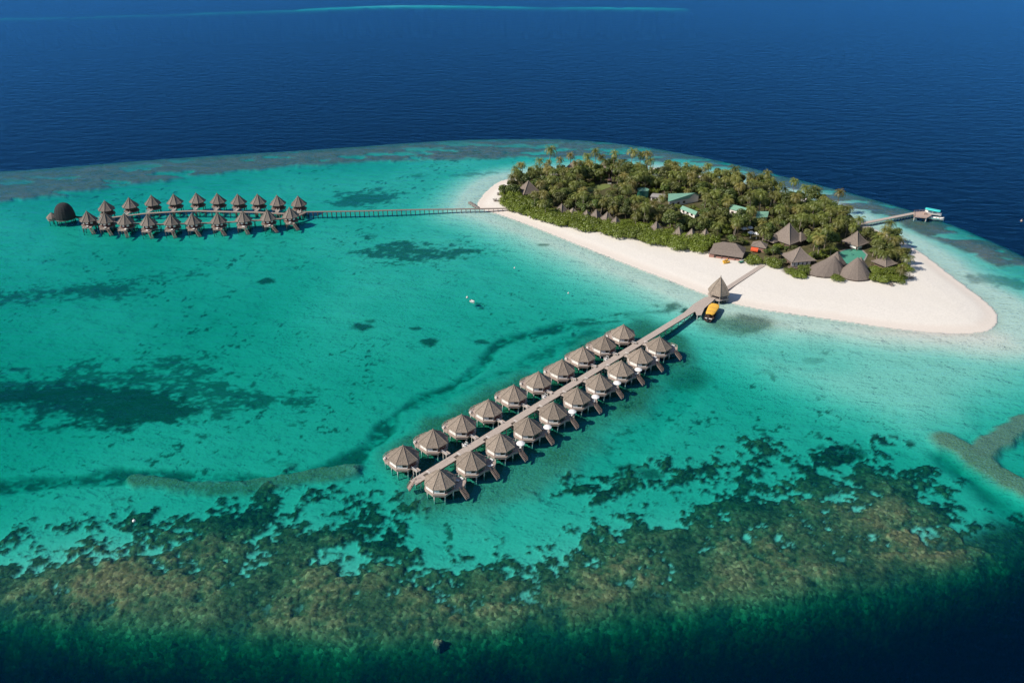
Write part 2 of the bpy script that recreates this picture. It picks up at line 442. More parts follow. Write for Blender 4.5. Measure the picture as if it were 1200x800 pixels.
tops = ss(0.34, 0.62, fbm(X, Y, 12, 3, 71) * 0.55 + n_fin * 0.25 + n_tin * 0.2 + 0.10 * ss(4, 26, dC))
inner = ss(-0.01, 0.16, ctr - thr) * coral              # patches rise gently from their rims
brown = inner * tops                                  # living brown coral on the shallow tops, dark rubble and algae round it
tops_z = ss(0.22, 0.80, fbm(X, Y, 12, 2, 71) + 0.14 * ss(4, 26, dC))
relief = (0.2 * coral + ss(-0.02, 0.24, ctr - thr) * coral * (0.25 + 0.65 * tops_z) + coral * (0.24 * heads + 0.12 * (n_tin - 0.5))) * ss(-4, 8, dP)
relief = np.minimum(relief, depth - 0.3)
depth = np.minimum(depth, shelf + 0.15 * (n_mid - 0.5) * ss(3, 12, ds))
relief = np.minimum(relief, np.maximum(depth - 0.3, 0))
# the drop-off
out = np.interp(-dP + (n_mid - 0.5) * 3 + (n_big - 0.5) * 5, [-10, -5, -1, 3, 8, 15, 40, 80, 200], [0, 0.6, 2.6, 7.5, 16, 26, 34, 39, 44])
out_far = np.interp(-dP, [-10, 0, 6, 18, 40, 80, 200], [0, 0.4, 2.0, 7, 19, 32, 42])
out = out * front + out_far * (1 - front)
depth = depth + out + (n_fin - 0.5) * np.clip(out, 0, 5) * 0.06
fr = np.maximum((1 - ss(3, 26, seg_dist(P, far_reef, False) + (n_mid - 0.5) * 16)) * np.interp(X, [-560, -330, -200, -120, 0, 250, 330], [0.3, 0.45, 1, 0.9, 0.6, 0.5, 0.1]), 0.4 * (1 - ss(2, 18, seg_dist(P, far_reef2, False))))
fr = np.clip(fr * (0.55 + 0.9 * n_big * n_mid * 2), 0, 1) * ss(850, 900, Y)
depth = np.where(fr > 0.01, np.minimum(depth, np.interp(fr, [0, 0.12, 0.3, 0.6, 1.0], [42, 9, 3.2, 1.1, 0.5])), depth)
# sea grass and isolated round dark patches
def grass(poly, soft, lo, hi, nz, gain=1.0):
    d = sdist(P, poly)
    return gain * ss(lo, hi, nz + 0.28 * np.clip(d / soft, -1.5, 1.0))
gz = fbm(X / 1.7, Y, 9, 6, 101) * 0.45 + fbm(X / 1.5, Y, 2.6, 3, 141) * 0.35 + fbm(X / 1.3, Y, 1.3, 2, 151) * 0.25 - 0.02
sea = grass(grass_big, 9, 0.42, 0.62, gz, 0.95)
sea = np.maximum(sea, grass(grass_wide, 22, 0.62, 0.76, gz, 0.75))
sea = np.maximum(sea, grass(grass_nw, 14, 0.57, 0.74, gz, 0.75))
sea = np.maximum(sea, grass(grass_mid, 14, 0.58, 0.73, gz, 0.85))
sea = np.maximum(sea, grass(grass_up, 14, 0.52, 0.66, gz, 0.75))
sea = np.maximum(sea, spots * 0.85)
for u, v, r, g in [(308, 324, 4, .9), (425, 377, 4, .9), (502, 395, 3.2, .9), (487, 379, 2.0, .8), (565, 394, 2.2, .8), (433, 371, 2.5, .7), (807, 363, 3.4, 1), (872, 377, 8, .45), (850, 376, 5, .35), (638, 286, 2, .7), (490, 203, 5, .5), (550, 203, 7, .5), (575, 201, 4, .5), (1150, 326, 7, .5), (1185, 328, 9, .6), (1138, 322, 4, .6), (955, 420, 3, .3), (745, 545, 4, .6), (766, 549, 3, .8), (990, 524, 5, 1)]:  # isolated round dark patches on the floor
    c = at(u, v)
    d = np.hypot((X - c.x) / 1.5, Y - c.y) + (n_fin - 0.5) * r * 1.6
    sea = np.maximum(sea, g * (1 - ss(r * 0.5, r, d)))
sea = np.maximum(sea, 0.8 * b_n * ss(0.36, 0.54, gz)); sea = np.maximum(sea, 0.6 * b_n2 * ss(0.42, 0.58, gz)); sea = np.maximum(sea, 0.45 * b_te * ss(0.42, 0.6, n_mid))
sea = sea * (1 - coral) * ss(3, 10, ds + 3) * (1 - np.maximum(b_e, b_e2)) * (1 - 0.8 * r_w) * ss(-10, 10, dP)
rub = np.maximum.reduce([rub_j, r_w, b_e])
c = at(800, 432); rub = np.maximum(rub, 0.8 * (1 - ss(6, 14, np.hypot(X - c.x, Y - c.y) + edge_n * 0.4)))
c = at(868, 378); rub = np.maximum(rub, 0.8 * (1 - ss(4, 13, np.hypot((X - c.x) / 1.6, Y - c.y) + edge_n * 0.5)))
grey = np.maximum(grey, 0.35 * b_e2); rub = np.maximum(rub, 0.9 * b_e2)
rub = rub * (1 - coral)
veg = ss(-1.0, 2.0, sdist(P, vegp) + (n_fin - 0.5) * 3)
land = np.interp(dI, [0, 2.5, 4, 8, 16, 40], [0, 0.11, 0.24, 0.7, 1.15, 1.5])
Z = np.where(dI > 0, land + 0.10 * (n_fin - 0.5) * ss(2, 8, dI), -(depth - relief))
Z = np.where(dI <= 0, np.minimum(Z, -0.044 * np.minimum(ds, 2.5)), Z)
wet = 1 - ss(2.0, 6.5, np.abs(dI - 1.5) + (n_mid - 0.5) * 3)

idx = np.arange(nr * nc).reshape(nr, nc)
quads = np.stack([idx[:-1, :-1], idx[:-1, 1:], idx[1:, 1:], idx[1:, :-1]], -1).reshape(-1, 4)
is_land = (Z[quads] > 0).any(1)
m1 = np.stack([np.clip(sea, 0, 1), np.clip(coral, 0, 1), np.clip(rub, 0, 1), np.clip(brown, 0, 1)], 1).astype(np.float32)
m2 = np.stack([np.clip(grey, 0, 1), np.clip(veg, 0, 1), np.clip(wet, 0, 1), np.ones_like(X)], 1).astype(np.float32)

def sheet(name, q, mt):
    used, inv = np.unique(q.ravel(), return_inverse=True)
    me = bpy.data.meshes.new(name)
    me.vertices.add(len(used)); me.vertices.foreach_set('co', np.stack([X[used], Y[used], Z[used]], 1).astype(np.float32).ravel())
    n = len(q)
    me.loops.add(n * 4); me.loops.foreach_set('vertex_index', inv.astype(np.int32).ravel())
    me.polygons.add(n); me.polygons.foreach_set('loop_start', np.arange(0, n * 4, 4, dtype=np.int32))
    try: me.polygons.foreach_set('loop_total', np.full(n, 4, np.int32))
    except Exception: pass
    me.polygons.foreach_set('use_smooth', np.ones(n, bool))
    for nm, arr in (('m1', m1), ('m2', m2)):
        a = me.attributes.new(nm, 'FLOAT_COLOR', 'POINT'); a.data.foreach_set('color', arr[used].ravel())
    me.update(calc_edges=True); me.validate()
    me.materials.append(mt)
    o = bpy.data.objects.new(name, me); COL.objects.link(o)
    return o

def ground_material(name, sandbump, k):
    m = bpy.data.materials.new(name)
    m.use_nodes = True
    t = m.node_tree; N, L = t.nodes, t.links
    b = N['Principled BSDF']; b.inputs['Roughness'].default_value = 0.9; b.inputs['Specular IOR Level'].default_value = 0.05
    tc = N.new('ShaderNodeTexCoord')
    def attr(nm):
        a = N.new('ShaderNodeAttribute'); a.attribute_name = nm
        s = N.new('ShaderNodeSeparateColor'); L.new(a.outputs['Color'], s.inputs[0]); return list(s.outputs) + [a.outputs['Alpha']]
    s1, s2 = attr('m1'), attr('m2')
    def noise(scale, detail=4, rough=0.55):
        n = N.new('ShaderNodeTexNoise'); n.inputs['Scale'].default_value = scale; n.inputs['Detail'].default_value = detail; n.inputs['Roughness'].default_value = rough
        L.new(tc.outputs['Object'], n.inputs['Vector']); return n.outputs['Fac']
    def rng(x, a, bb, c=0.0, d=1.0):
        r = N.new('ShaderNodeMapRange'); r.inputs[1].default_value = a; r.inputs[2].default_value = bb; r.inputs[3].default_value = c; r.inputs[4].default_value = d
        L.new(x, r.inputs[0]); return r.outputs[0]
    def mix(f, a, bb):
        x = N.new('ShaderNodeMix'); x.data_type = 'RGBA'
        L.new(f, x.inputs[0])
        for i, c in ((6, a), (7, bb)):
            if isinstance(c, tuple): x.inputs[i].default_value = (*c, 1)
            else: L.new(c, x.inputs[i])
        return x.outputs[2]
    def mth(op, a, bb):
        x = N.new('ShaderNodeMath'); x.operation = op
        for i, c in ((0, a), (1, bb)):
            if isinstance(c, (int, float)): x.inputs[i].default_value = c
            else: L.new(c, x.inputs[i])
        return x.outputs[0]
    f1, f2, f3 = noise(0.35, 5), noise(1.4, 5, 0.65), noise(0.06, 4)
    sand = mix(rng(f2, 0.3, 0.7), (0.62 * k, 0.575 * k, 0.51 * k), (0.76 * k, 0.705 * k, 0.63 * k))  # fine mottle stands in for water-rippled light on the lagoon floor
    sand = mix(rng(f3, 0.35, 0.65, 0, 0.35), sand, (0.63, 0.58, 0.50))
    sand = mix(mth('MULTIPLY', s2[2], 0.45), sand, (0.58, 0.49, 0.415))
    vo = N.new('ShaderNodeTexVoronoi'); vo.inputs['Scale'].default_value = 1.0
    L.new(tc.outputs['Object'], vo.inputs['Vector'])
    vs = N.new('ShaderNodeSeparateColor'); L.new(vo.outputs['Color'], vs.inputs[0])
    grs = mix(rng(f2, 0.3, 0.7), (0.030, 0.070, 0.040), (0.075, 0.125, 0.065))
    cor = mix(vs.outputs[0], (0.065, 0.064, 0.027), (0.265, 0.215, 0.105))
    cor = mix(rng(vs.outputs[1], 0.78, 0.86, 0, 0.75), cor, (0.42, 0.35, 0.17))
    cor = mix(rng(f3, 0.42, 0.60, 0, 0.35), cor, (0.070, 0.070, 0.032))
    cor = mix(rng(f1, 0.35, 0.65, 0, 0.7), cor, (0.090, 0.098, 0.038))
    cor = mix(rng(f2, 0.62, 0.75, 0, 0.6), cor, (0.36, 0.32, 0.19))
    dkc = mix(rng(vs.outputs[2], 0.3, 0.9), (0.028, 0.040, 0.020), (0.085, 0.092, 0.042))
    cor = mix(s1[3], dkc, cor)
    rub = mix(rng(f2, 0.36, 0.64), (0.060, 0.066, 0.030), (0.30, 0.265, 0.145))
    gry = mix(rng(f1, 0.3, 0.7), (0.19, 0.115, 0.085), (0.27, 0.165, 0.12))
    gry = mix(rng(f2, 0.55, 0.8, 0, 0.5), gry, (0.36, 0.25, 0.19))
    soil = mix(rng(f1, 0.3, 0.7), (0.055, 0.060, 0.025), (0.12, 0.10, 0.055))
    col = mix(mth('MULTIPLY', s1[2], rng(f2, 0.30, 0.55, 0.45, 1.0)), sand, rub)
    col = mix(s2[0], col, gry)
    col = mix(s1[0], col, grs)
    col = mix(s1[1], col, cor)
    col = mix(s2[1], col, soil)
    L.new(col, b.inputs['Base Color'])
    bp = N.new('ShaderNodeBump'); bp.inputs['Distance'].default_value = 0.6
    amt = mth('ADD', mth('MULTIPLY', mth('MAXIMUM', s1[1], mth('MAXIMUM', s2[0], s1[2])), 0.38), sandbump)
    L.new(amt, bp.inputs['Strength'])
    hgt = mth('ADD', f2, mth('MULTIPLY', vo.outputs['Distance'], -0.6))
    L.new(hgt, bp.inputs['Height']); L.new(bp.outputs[0], b.inputs['Normal'])
    return m

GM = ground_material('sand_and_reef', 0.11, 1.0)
GL = ground_material('beach_sand_and_soil', 0.07, 0.93)
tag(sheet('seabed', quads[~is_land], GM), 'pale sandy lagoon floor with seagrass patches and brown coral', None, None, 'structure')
tag(sheet('island_ground', quads[is_land], GL), 'white coral sand beach and island soil', None, None, 'structure')
gx, gy = sx, ys
ground_z = lambda x, y: float(np.interp(float(sdist(np.array([[x, y]]), shore)[0]), [0, 2.5, 4, 8, 16, 40], [0, 0.11, 0.24, 0.7, 1.15, 1.5]))

# the sea: one closed body of clear water, its rippled top at z = 0
def sea_material():
    m = bpy.data.materials.new('clear_sea_water')
    m.use_nodes = True
    t = m.node_tree; N, L = t.nodes, t.links
    N.remove(N['Principled BSDF'])
    out = N['Material Output']
    tc = N.new('ShaderNodeTexCoord')
    def noise(scale, st, detail, rot=0.0):
        mp = N.new('ShaderNodeMapping'); mp.inputs['Scale'].default_value = st; mp.inputs['Rotation'].default_value = (0, 0, rot)
        L.new(tc.outputs['Object'], mp.inputs[0])
        n = N.new('ShaderNodeTexNoise'); n.inputs['Scale'].default_value = scale; n.inputs['Detail'].default_value = detail; n.inputs['Roughness'].default_value = 0.6
        L.new(mp.outputs[0], n.inputs['Vector']); return n.outputs['Fac']
    w1, w2 = noise(0.15, (0.45, 1, 1), 6, 0.15), noise(0.8, (0.6, 1, 1), 4, -0.25)
    ad = N.new('ShaderNodeMath'); ad.operation = 'MULTIPLY_ADD'; ad.inputs[1].default_value = 0.18
    L.new(w2, ad.inputs[0]); L.new(w1, ad.inputs[2])
    bp = N.new('ShaderNodeBump'); bp.inputs['Strength'].default_value = 0.75; bp.inputs['Distance'].default_value = 1.2
    L.new(ad.outputs[0], bp.inputs['Height'])
    fr = N.new('ShaderNodeFresnel'); fr.inputs['IOR'].default_value = 1.21; L.new(bp.outputs[0], fr.inputs['Normal'])
    gl = N.new('ShaderNodeBsdfGlossy'); gl.inputs['Roughness'].default_value = 0.22; L.new(bp.outputs[0], gl.inputs['Normal'])
    gl.inputs['Color'].default_value = (0.10, 0.42, 0.88, 1)
    tr = N.new('ShaderNodeBsdfTransparent')
    df = N.new('ShaderNodeBsdfDiffuse'); df.inputs['Color'].default_value = (0.0, 0.0048, 0.014, 1); L.new(bp.outputs[0], df.inputs['Normal'])
    add = N.new('ShaderNodeAddShader'); L.new(tr.outputs[0], add.inputs[0]); L.new(df.outputs[0], add.inputs[1])
    mx = N.new('ShaderNodeMixShader'); L.new(fr.outputs[0], mx.inputs[0]); L.new(add.outputs[0], mx.inputs[1]); L.new(gl.outputs[0], mx.inputs[2])
    L.new(mx.outputs[0], out.inputs['Surface'])
    va = N.new('ShaderNodeVolumeAbsorption')
    sig = (0.47, 0.081, 0.102)                        # absorption per metre
    va.inputs['Density'].default_value = 0.65
    va.inputs['Color'].default_value = (*[1 - s / 0.65 for s in sig], 1)
    L.new(va.outputs[0], out.inputs['Volume'])
    return m
sb = MB().box((0, 2000, -40), (14000, 13000, 80))
tag(sb.build('sea', sea_material()), 'clear turquoise lagoon turning to deep blue sea', None, None, 'structure')

# ------------------------------------------------------------------ shared builders
def pyramid_roof(n, apothem, z0, z1, rot=0.0, sx=1.0, sy=1.0, curve=1.0, thick=0.22, steps=6, ridge=0.0, lean=(0, 0), bulge=0.0):
    """thatched roof: n-sided, optional ridge length along x; curve > 1 sags inwards like a tent, < 1 bulges"""
    m = MB()
    base = ngon(n, apothem, rot, sx, sy)
    rings = []
    def ring(f, z, dx=0.0):
        out = []
        for x, y in base:
            px = x * f
            if ridge: px += math.copysign(ridge / 2, x) * (1 - f) if abs(x) > 0.01 else 0
            out.append((px + lean[0] * (1 - f), y * f + lean[1] * (1 - f), z))
        return out
    rings.append(ring(0.93, z0 - thick))
    rings.append(ring(1.0, z0 - thick))
    for k in range(steps + 1):
        t = k / steps
        f = max(1 - t, 0.012)
        z = z0 + (z1 - z0) * (t ** curve)
        rings.append(ring(f, z))
    m.loft(rings)
    return m

def hips(n, apothem, z0, z1, rot=0.0, w=0.2, curve=1.0, steps=5, sx=1.0, sy=1.0, part_every=1, lean=(0, 0)):
    """the ridge caps that run down a roof's corners, one mesh per corner"""
    out = []
    for k, (x, y) in enumerate(ngon(n, apothem, rot, sx, sy)):
        m = MB()
        pts = []
        for i in range(steps + 1):
            t = i / steps
            f = max(1 - t, 0.012)
            pts.append((x * f + lean[0] * (1 - f), y * f + lean[1] * (1 - f), z0 + (z1 - z0) * t ** curve + 0.05))
        m.tube(pts, w / 2, 5)
        out.append(m)
    return out

def stair_mb(a, b, w, n=7):
    """flight of open steps from a (top) to b (foot)"""
    a, b = Vector(a), Vector(b)
    d = unit((b - a) * Vector((1, 1, 0)))
    s = Vector((-d.y, d.x, 0))
    m = MB()
    for q in (-1, 1): m.beam(a + s * q * w / 2, b + s * q * w / 2, 0.14, 0.26)
    for i in range(n):
        p = a.lerp(b, (i + 0.5) / n)
        m.box((p.x, p.y, p.z + 0.03), (0.34, w - 0.16, 0.06), math.atan2(d.y, d.x))
    return m

def rail_mb(pts, h=0.95, step=1.3):
    """post and rail along a line of floor points"""
    m = MB()
    for a, b in zip(pts[:-1], pts[1:]):
        a, b = Vector(a), Vector(b)
        up = Vector((0, 0, h))
        m.beam(a + up, b + up, 0.09, 0.08)
        m.beam(a + up * 0.5, b + up * 0.5, 0.06, 0.05)
        k = max(1, int((b - a).length / step))
        for i in range(k + 1):
            p = a.lerp(b, i / k)
            m.box((p.x, p.y, p.z + h / 2), (0.1, 0.1, h))
    return m

# ------------------------------------------------------------------ the water bungalows of the long jetty
def bungalow_proto(right):
    t = thing('water_bungalow', None, 'bungalow')
    roof = pyramid_roof(8, 4.68, 4.15, 8.05, curve=1.06, steps=7).build('roof', M['thatch'], t)
    for h in hips(8, 4.68, 4.15, 8.05, curve=1.06): h.build('ridge_cap', M['ridge'], roof)
    MB().loft([[(0.32 * math.cos(a), 0.32 * math.sin(a), 7.65) for a in np.linspace(0, 2 * math.pi, 7)[:-1]], [(0.16 * math.cos(a), 0.16 * math.sin(a), 8.4) for a in np.linspace(0, 2 * math.pi, 7)[:-1]]]).build('finial', M['ridge'], roof)
    MB().prism(ngon(8, 4.25), 2.31, 4.42).build('wall', M['timber'], t)
    ap = 4.25
    side = 2 * ap * math.tan(math.pi / 8)
    # eight sides: door, mixed, curtained ... counted from +Y round to -X
    for k in range(8):
        a = math.pi / 2 + k * math.pi / 4
        nx, ny = math.cos(a), math.sin(a)
        tx, ty = -ny, nx
        P_ = lambda off, al: (nx * (ap + off) + tx * al, ny * (ap + off) + ty * al)
        kind = {0: 'door' if right else 'win', 4: 'win' if right else 'door', 1: 'mix', 5: 'mix', 7: 'mix', 3: 'mix'}.get(k, 'win')
        rot = a + math.pi / 2
        if kind == 'door':
            c = P_(0.03, 0)
            d = MB().box((*c, 3.35), (1.9, 0.10, 2.0), rot).build('door', M['red_timber'] if not right else M['glass'], t)
            hd = P_(0.11, 0.5)
            MB().box((*hd, 3.25), (0.08, 0.06, 0.3), rot).build('handle', M['white'], d)
        else:
            c = P_(0.03, 0)
            wn = MB()
            wn.box((*c, 4.26), (side * 0.92, 0.12, 0.14), rot).box((*c, 2.62), (side * 0.92, 0.14, 0.34), rot)
            for q in (-1, 0, 1): wn.box((*P_(0.03, q * side * 0.44), 3.49), (0.16, 0.12, 1.4), rot)
            w = wn.build('window', M['white'], t)
            for q, mm in ((-1, 'curtain'), (1, 'glass' if kind == 'mix' else 'curtain')):
                MB().box((*P_(0.02, q * side * 0.22), 3.49), (side * 0.40, 0.05, 1.38), rot).build('pane' if mm == 'glass' else 'curtain', M[mm], w)
    MB().prism(ngon(8, 4.72), 2.05, 2.30).build('deck', M['deck'], t)
    MB().prism(ngon(8, 4.60), 1.42, 2.05).build('skirting', M['deck'], t)
    for x, y in ngon(8, 3.9) + [(-1.3, -1.3), (1.3, 1.3)]:
        MB().box((x, y, -0.55), (0.3, 0.3, 3.95)).build('stilt', M['stilt'], t)
    # terrace on the lagoon side with a stair into the water
    if right:
        ext = [(-1.0, 4.55), (-2.6, 5.45), (-4.9, 5.45), (-6.7, 4.3), (-6.9, 1.4), (-4.55, -0.6), (-4.9, 1.9), (-1.9, 4.74)]
        rl = [(-4.95, 5.4, 2.3), (-6.62, 4.25, 2.3), (-6.82, 1.45, 2.3), (-4.75, -0.35, 2.3)]
        bench = [(-6.1, 2.0), (-6.7, 1.9), (-6.6, 3.2), (-6.0, 3.2)]
        legs = ((-1.15, 4.5), (-6.3, 4.1), (-6.4, 1.7))
        sx_, sy_ = -3.4, 5.45
    else:
        ext = [(2.0, 4.74), (1.7, 6.0), (-2.6, 6.3), (-4.2, 5.6), (-4.75, 3.9), (-4.76, 2.1), (-1.9, 4.75)]
        rl = [(1.65, 5.9, 2.3), (-0.2, 6.1, 2.3), (-2.5, 6.2, 2.3), (-4.1, 5.55, 2.3), (-4.65, 3.9, 2.3)]
        bench = [(-4.3, 4.3), (-4.4, 5.2), (-3.7, 5.5), (-3.5, 4.9)]
        legs = ((1.6, 5.7), (-3.6, 5.3), (-1.2, 6.0))
        sx_, sy_ = 0.6, 6.1
    MB().prism(ext, 2.053, 2.303).build('terrace', M['deck'], t)
    MB().prism([(x * 0.99, y * 0.985) for x, y in ext], 1.62, 2.052).build('terrace_skirting', M['deck'], t)
    rail_mb(rl).build('railing', M['deck'], t)
    MB().prism(bench, 2.31, 2.72).build('bench', M['white'], t)
    for x, y in legs:
        MB().box((x, y, -0.2), (0.28, 0.28, 4.0)).build('stilt', M['stilt'], t)
    if right: MB().beam((-1.15, 4.5, 0.9), (-2.3, 3.6, 1.9), 0.22, 0.22).build('brace', M['stilt'], t)
    st = stair_mb((sx_, sy_, 2.22), (sx_ - 0.15, sy_ + 3.05, -0.3), 1.3, 8).build('stairs', M['stairs'], t)
    for q in (0.62, -0.6): rail_mb([(sx_ + q, sy_ + 0.05, 2.2), (sx_ + q - 0.15, sy_ + 2.85, 0.0)], 0.8, 1.6).build('handrail', M['timber'], st)
    # bridge to the jetty
    br = MB().box((0, -6.1, 2.12), (1.7, 2.75, 0.2)).build('bridge', M['planks'], t)
    rail_mb([(-0.8, -4.8, 2.22), (-0.8, -7.4, 2.22)], 0.85, 1.3).build('handrail', M['white'], br)
    for y in (-5.4, -7.0):
        MB().box((0.0, y, 0.2), (1.3, 0.2, 0.2)).box((-0.6, y, 0), (0.2, 0.2, 4.0)).box((0.6, y, 0), (0.2, 0.2, 4.0)).build('trestle', M['stilt'], br)
    return t

apexL = [(472.5, 520.8), (507.4, 502.2), (541, 486), (572, 468), (601.2, 449.8), (631, 434.6), (660.3, 421.1), (683, 405), (708.6, 392.5), (730.5, 380.1)]
apexR = [(515.2, 549.5), (551.8, 527.6), (586, 507), (619, 488.4), (648.5, 470.6), (676.4, 453.5), (702.3, 437.4), (728.8, 421.7), (751.3, 407.1), (773.2, 394.2)]
def row_fit(px):
    q = np.array([at(u, v, 8.3)[:2] for u, v in px]); k = np.arange(10)
    fx, fy = np.polyfit(k, q[:, 0], 2), np.polyfit(k, q[:, 1], 2)
    return np.stack([np.polyval(fx, k), np.polyval(fy, k)], 1) * 0.6 + q * 0.4
rowL, rowR = row_fit(apexL), row_fit(apexR)
jd = unit(tuple(rowR[-1] - rowR[0] + rowL[-1] - rowL[0]) + (0,))
jn = Vector((jd.y, -jd.x, 0))
ORD = ['at the seaward end', 'second from the seaward end', 'third from the seaward end', 'fourth from the seaward end', 'fifth from the seaward end',
       'fifth from the island end', 'fourth from the island end', 'third from the island end', 'second from the island end', 'at the island end']
GB = 'thatched water bungalows along the long jetty'
protoR = bungalow_proto(True); protoL = bungalow_proto(False)
rotR = math.atan2(-jd.y, -jd.x)           # local -X runs along the jetty, local Y points outwards
rotL = math.atan2(jd.y, jd.x)
for k in range(10):
    for proto, row, rot, nm in ((protoR, rowR, rotR, 'right'), (protoL, rowL, rotL, 'left')):
        o = proto if k == 0 else copy_tree(proto)
        o.location = (row[k][0], row[k][1], 0)
        o.rotation_euler = (0, 0, rot + random.uniform(-0.03, 0.03))
        tag(o, 'octagonal thatched stilt bungalow, %s, %s row of the jetty' % (ORD[k], nm), 'bungalow', GB)

def local_to(row, k, rot, x, y, z=0.0):
    return Vector((row[k][0] + x * math.cos(rot) - y * math.sin(rot), row[k][1] + x * math.sin(rot) + y * math.cos(rot), z))

# white parasols on the terraces of the right row, and loungers
def parasol(name='parasol'):
    t = thing(name, None, 'parasol')
    MB().tube([(0, 0, 0.05), (0, 0, 2.35)], 0.05).build('pole', M['white'], t)
    MB().tube([(0, 0, 0), (0, 0, 0.1)], 0.3, 10).build('base', M['stilt'], t)
    n = 10
    rings = [[(r * math.cos(2 * math.pi * k / n), r * math.sin(2 * math.pi * k / n), z) for k in range(n)] for r, z in ((1.42, 1.83), (1.45, 1.85), (1.4, 2.02), (0.75, 2.36), (0.05, 2.5))]
    MB().loft(rings).build('canopy', M['white'], t)
    return t
def lounger():
    t = thing('sun_lounger', None, 'sun lounger')
    MB().box((0, 0.15, 0.34), (0.7, 1.5, 0.12)).build('mattress', M['white'], t)
    b = MB(); b.beam((0, -0.6, 0.36), (0, -1.1, 0.85), 0.7, 0.1); b.build('backrest', M['white'], t)
    for x in (-0.3, 0.3):
        for y in (-0.5, 0.8): MB().box((x, y, 0.14), (0.06, 0.06, 0.28)).build('leg', M['timber'], t)
    return t
pp, lp = parasol(), lounger()
first = True
for k in range(2, 8):
    o = pp if k == 2 else copy_tree(pp)
    o.location = local_to(rowR, k, rotR, -4.6, 4.7, 2.31)
    tag(o, 'round white parasol on the bungalow terrace %s, right row' % ORD[k], 'parasol', 'white parasols on the bungalow terraces')
for k in range(10):
    o = lp if k == 0 else copy_tree(lp)
    o.location = local_to(rowR, k, rotR, -4.0 if k % 2 else -4.6, 4.55 if k % 3 else 2.2, 2.31)
    o.rotation_euler = (0, 0, rotR + 0.5 + 0.9 * (k % 3))
    tag(o, 'white sun lounger on the bungalow terrace %s, right row' % ORD[k], 'sun lounger', 'sun loungers on the bungalow terraces')

# ------------------------------------------------------------------ long jetty, boarded all the way to the trees
t = thing('jetty', 'long straight boarded jetty on posts running from the bungalows to the beach', 'jetty', at(640, 464, 0))
org = t.location.copy()
loc = lambda p: Vector(p) - org
zj = 2.22
j0, jm_, j1, j2 = at(484, 565, zj), at(640, 464, zj), at(818, 357.5, zj), at(840, 345, zj)
mid = [(Vector((*rowL[k], 0)) + Vector((*rowR[k], 0))) / 2 for k in (0, 9)]
def centre(f):                                     # along the jetty from the sea end (0) to the pavilion (1)
    a, b = at(484, 565, zj), at(838, 347, zj)
    return a.lerp(b, f)
A, B = centre(0), centre(1)
jv = unit(B - A); jr = Vector((jv.y, -jv.x, 0)); JL = (B - A).length
w = 1.45
dk = MB()
nseg = 60
for i in range(nseg):                              # boards are laid in bays with a fine gap between them
    a, b = A.lerp(B, i / nseg), A.lerp(B, (i + 0.985) / nseg)
    dk.add([loc(a - jr * w), loc(a + jr * w), loc(b + jr * w), loc(b - jr * w), loc(a - jr * w) - Vector((0, 0, .2)), loc(a + jr * w) - Vector((0, 0, .2)), loc(b + jr * w) - Vector((0, 0, .2)), loc(b - jr * w) - Vector((0, 0, .2))],
           [(0, 1, 2, 3), (7, 6, 5, 4), (0, 4, 5, 1), (1, 5, 6, 2), (2, 6, 7, 3), (3, 7, 4, 0)])
dk.build('deck', M['planks'], t)
kb = MB()
for s_ in (-1, 1): kb.beam(loc(A + jr * s_ * (w - 0.05)) - Vector((0, 0, .36)), loc(B + jr * s_ * (w - 0.05)) - Vector((0, 0, .36)), 0.16, 0.3)
kb.build('bearer', M['timber'], t)
for i in range(37):
    p = A.lerp(B, (i + 0.4) / 37)
    for s_ in (-1, 1):
        q = loc(p + jr * s_ * (w - 0.15))
        MB().box((q.x, q.y, -0.6), (0.26, 0.26, 5.0), math.atan2(jv.y, jv.x)).build('post', M['stilt'], t)
# wider landing stage by the pavilion
ls = [at(u, v, zj) for u, v in ((801, 366.5), (813, 356), (826, 348), (838, 346.5), (836, 352), (825.5, 361), (822, 369), (816.5, 369.5), (815, 365))]
MB().prism([loc(p)[:2] for p in ls], zj - 0.2, zj + 0.006).build('landing_stage', M['planks'], t)
for u, v in ((817.5, 368), (822, 367.5), (833, 353), (815, 357)):
    q = loc(at(u, v, zj)); MB().box((q.x, q.y, 0.4), (0.3, 0.3, 3.2)).build('post', M['stilt'], t)
# stair at the seaward end
e0, e1 = loc(at(484, 564.5, 2.1)), loc(at(478.5, 573.5, -0.3))
st = stair_mb(e0, e1, 2.0, 9).build('stairs', M['deck'], t)
sd_ = unit(e1 - e0); sdn = Vector((-sd_.y, sd_.x, 0)); sdn.normalize()
for q in (-1, 1):
    rail_mb([e0 + sdn * q - Vector(sd_) * 1.4 + Vector((0, 0, 0.0)), e0 + sdn * q, e1 + sdn * q], 0.95, 1.4).build('handrail', M['timber'], st)
